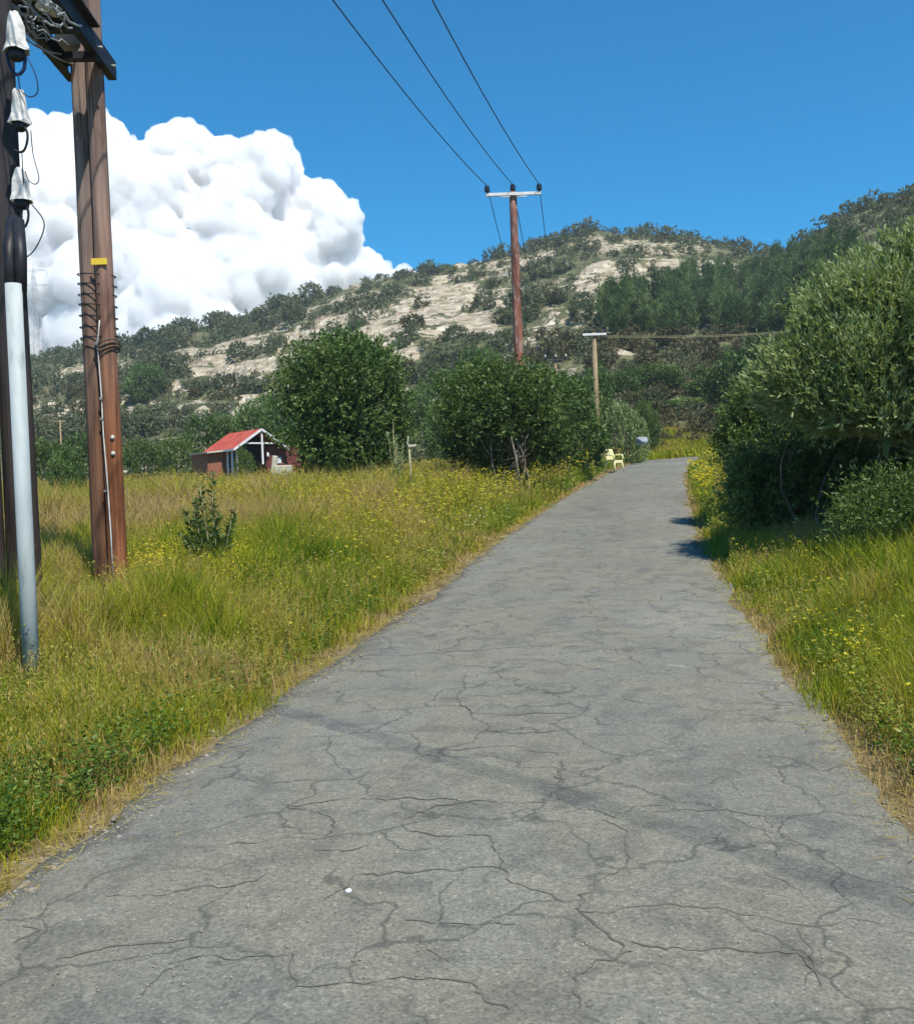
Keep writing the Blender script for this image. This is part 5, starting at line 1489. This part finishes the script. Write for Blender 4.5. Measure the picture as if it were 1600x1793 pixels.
def bank_grass():
    rng = np.random.default_rng(66)
    n = 26000
    X, ok = on_ground(rng.uniform(1100, 1260, n), rng.uniform(755, 808, n), 46, 110, 500)
    X = X[ok]; x, y = X[:, 0], X[:, 1]
    rp = ~off_road(x, y, .1)
    x, y = x[~rp], y[~rp]; n = len(x)
    h = rng.uniform(.2, .6, n)
    V, F, _ = blade_geo(np.stack([x, y, G(x, y)], -1), h, np.full(n, .06) * rng.uniform(.6, 1.3, n), rng.uniform(0, 3, n), rng.uniform(.1, .6, n), rng)
    v = np.clip(.52 + (fbm(x * .3, y * .3, 3, 111) - .5) * .9 + rng.normal(0, .1, n), 0, 1)
    tag(link_mesh('bank_grass', np_mesh('bank_grass', V, F, np.repeat(v, 3)), M['grass']), 'yellow green grass on the bank above the road bend', 'grass', kind='stuff')
bank_grass()

# thistle like dark weed and other single plants
def weed_plant(name, label, px, d, top, wpx, mat, n, seed, cat='weed', L=.16, W=.04):
    rng = np.random.default_rng(seed)
    g = gpos(px, d); h = float(P(px, top, d)[2]) - g[2]; r = wpx / 2 * d / F_PX
    o = empty(name, g, label, cat)
    mb = MB(); tips = []
    for k in range(13):
        a = rng.uniform(0, 6.28); q = rng.uniform(.3, 1.3) * r if k else .1 * r; hh = h * (1 if k == 0 else rng.uniform(.35, .9))
        tp_ = (q * math.cos(a), q * math.sin(a), hh); tips.append(tp_)
        mb.tube([(0, 0, -.05), (tp_[0] * .5, tp_[1] * .5, hh * .5), tp_], [.014, .010, .004], 6)
    mb.build('stem', M['weed_stem'] if 'weed_stem' in M else M['stick'], o, local=False)
    T = np.array(tips); pk = rng.integers(0, len(T), n); s = rng.uniform(.12, 1, n) ** .9
    c = np.stack([T[pk, 0] * s, T[pk, 1] * s, T[pk, 2] * s], -1)
    a = rng.uniform(0, 6.28, n); ax = unit(np.stack([np.cos(a), np.sin(a), rng.uniform(.1, 1.1, n)], -1))
    V, F = leaf_geo(c, ax, L * (1.25 - s * .7) * rng.uniform(.6, 1.2, n), W * rng.uniform(.7, 1.3, n), rng)
    link_mesh('foliage', np_mesh('foliage', V, F, rng.uniform(0, .8, n)), mat, o)
weed_plant('thistle', 'tall dark green thistle like weed standing above the grass left of the road', 368, 13.6, 828, 90, M['dark_leaf'], 2600, 71, L=.17, W=.022)
0 and weed_plant('thistle', 'second dark weed, lower, between the tall thistle and the road', 520, 14.4, 955, 70, M['dark_leaf'], 1100, 72, W=.055)
weed_plant('sapling', 'pale green sapling beside the stake with the rag', 693, 25.0, 732, 46, M['olive_leaf'], 420, 73, cat='sapling', L=.20, W=.05)
0 and weed_plant('dark_weed', 'dark weed in the shade between the two pole pairs', 115, 13.0, 850, 60, M['dark_leaf'], 900, 74, W=.055)

# gravel and straw along the asphalt edge
def edge_gravel():
    rng = np.random.default_rng(91)
    bm = bmesh.new(); bmesh.ops.create_icosphere(bm, subdivisions=1, radius=1)
    uv = np.array([v.co for v in bm.verts]); uf = np.array([[v.index for v in f.verts] for f in bm.faces]); bm.free()
    n = 3800; y = 3.3 + 16 * rng.uniform(0, 1, n) ** 1.6; sd_ = rng.uniform(0, 1, n) < .72
    off = rng.normal(.0, .12, n)
    cl = fbm(y * 1.1, y * 0 + sd_ * 5.0, 3, 101); k = cl > .47; y, sd_, off = y[k], sd_[k], off[k]; n = len(y)
    x = np.where(sd_, edge_l(y) - off, edge_r(y) + off)
    s = rng.uniform(.003, .010, n) * np.where(rng.uniform(0, 1, n) < .06, 2.2, 1)
    z = np.maximum(G(x, y), np.where(off < 0, zr(y) + .012, -9)) + s * .25
    st_ = np.stack([s, s * rng.uniform(.7, 1.2, n), s * rng.uniform(.45, .8, n)], -1)
    V = (uv[None] * (1 + rng.uniform(-.2, .2, (n, len(uv), 1))) * st_[:, None, :] + np.stack([x, y, z], -1)[:, None, :]).reshape(-1, 3)
    F = (uf[None] + (np.arange(n) * len(uv))[:, None, None]).reshape(-1, 3)
    o = link_mesh('edge_gravel', np_mesh('edge_gravel', V, F), M['gravel']); tag(o, 'pale gravel along the crumbling asphalt edge', 'gravel', kind='stuff')
    n = 900; y = 3.0 + 9 * rng.uniform(0, 1, n) ** 1.5; u = rng.uniform(-1, 1, n); x = xc(y) + u * hwx(y) * .97
    s = rng.uniform(.002, .0055, n) * np.where(rng.uniform(0, 1, n) < .04, 1.8, 1)
    z = zr(y) + .012 + .03 * (1 - u * u) + .004
    V = (uv[None] * (1 + rng.uniform(-.2, .2, (n, len(uv), 1))) * s[:, None, None] + np.stack([x, y, z], -1)[:, None, :]).reshape(-1, 3)
    F = (uf[None] + (np.arange(n) * len(uv))[:, None, None]).reshape(-1, 3)
    tag(link_mesh('loose_grit', np_mesh('loose_grit', V, F), M['gravel']), 'fine pale grit scattered over the asphalt', 'gravel', kind='stuff')
    # fallen straw
    n = 5200; y = 3.3 + 22 * rng.uniform(0, 1, n) ** 1.6; sd_ = rng.uniform(0, 1, n) < .6; off = rng.normal(.10, .13, n)
    x = np.where(sd_, edge_l(y) - off, edge_r(y) + off); z = np.maximum(G(x, y), np.where(off < .1, zr(y) + .014, -9)) + rng.uniform(.003, .03, n)
    a = rng.uniform(0, 6.28, n); ax = unit(np.stack([np.cos(a), np.sin(a), rng.uniform(-.1, .5, n)], -1))
    V, F = leaf_geo(np.stack([x, y, z], -1), ax, rng.uniform(.04, .13, n), np.maximum(.004, .0006 * y), rng)
    o = link_mesh('dry_straw', np_mesh('dry_straw', V, F, rng.uniform(.72, 1, n)), M['grass']); tag(o, 'brown dry straw lying along the road edges', 'straw', kind='stuff')
edge_gravel()

# ------------------------------------------------------------------ air
def haze():
    mb = MB(); mb.box((0, 270, 72), (1500, 760, 160)); o = mb.build('haze', None)
    m = bpy.data.materials.new('air'); m.use_nodes = True; n = m.node_tree
    n.nodes.remove(n.nodes['Principled BSDF'])
    v = n.nodes.new('ShaderNodeVolumePrincipled'); v.inputs['Color'].default_value = (.74, .86, 1.0, 1); v.inputs['Density'].default_value = .00034; v.inputs['Anisotropy'].default_value = .2
    n.links.new(v.outputs[0], n.nodes['Material Output'].inputs['Volume'])
    o.data.materials.clear(); o.data.materials.append(m); tag(o, kind='stuff')
haze()
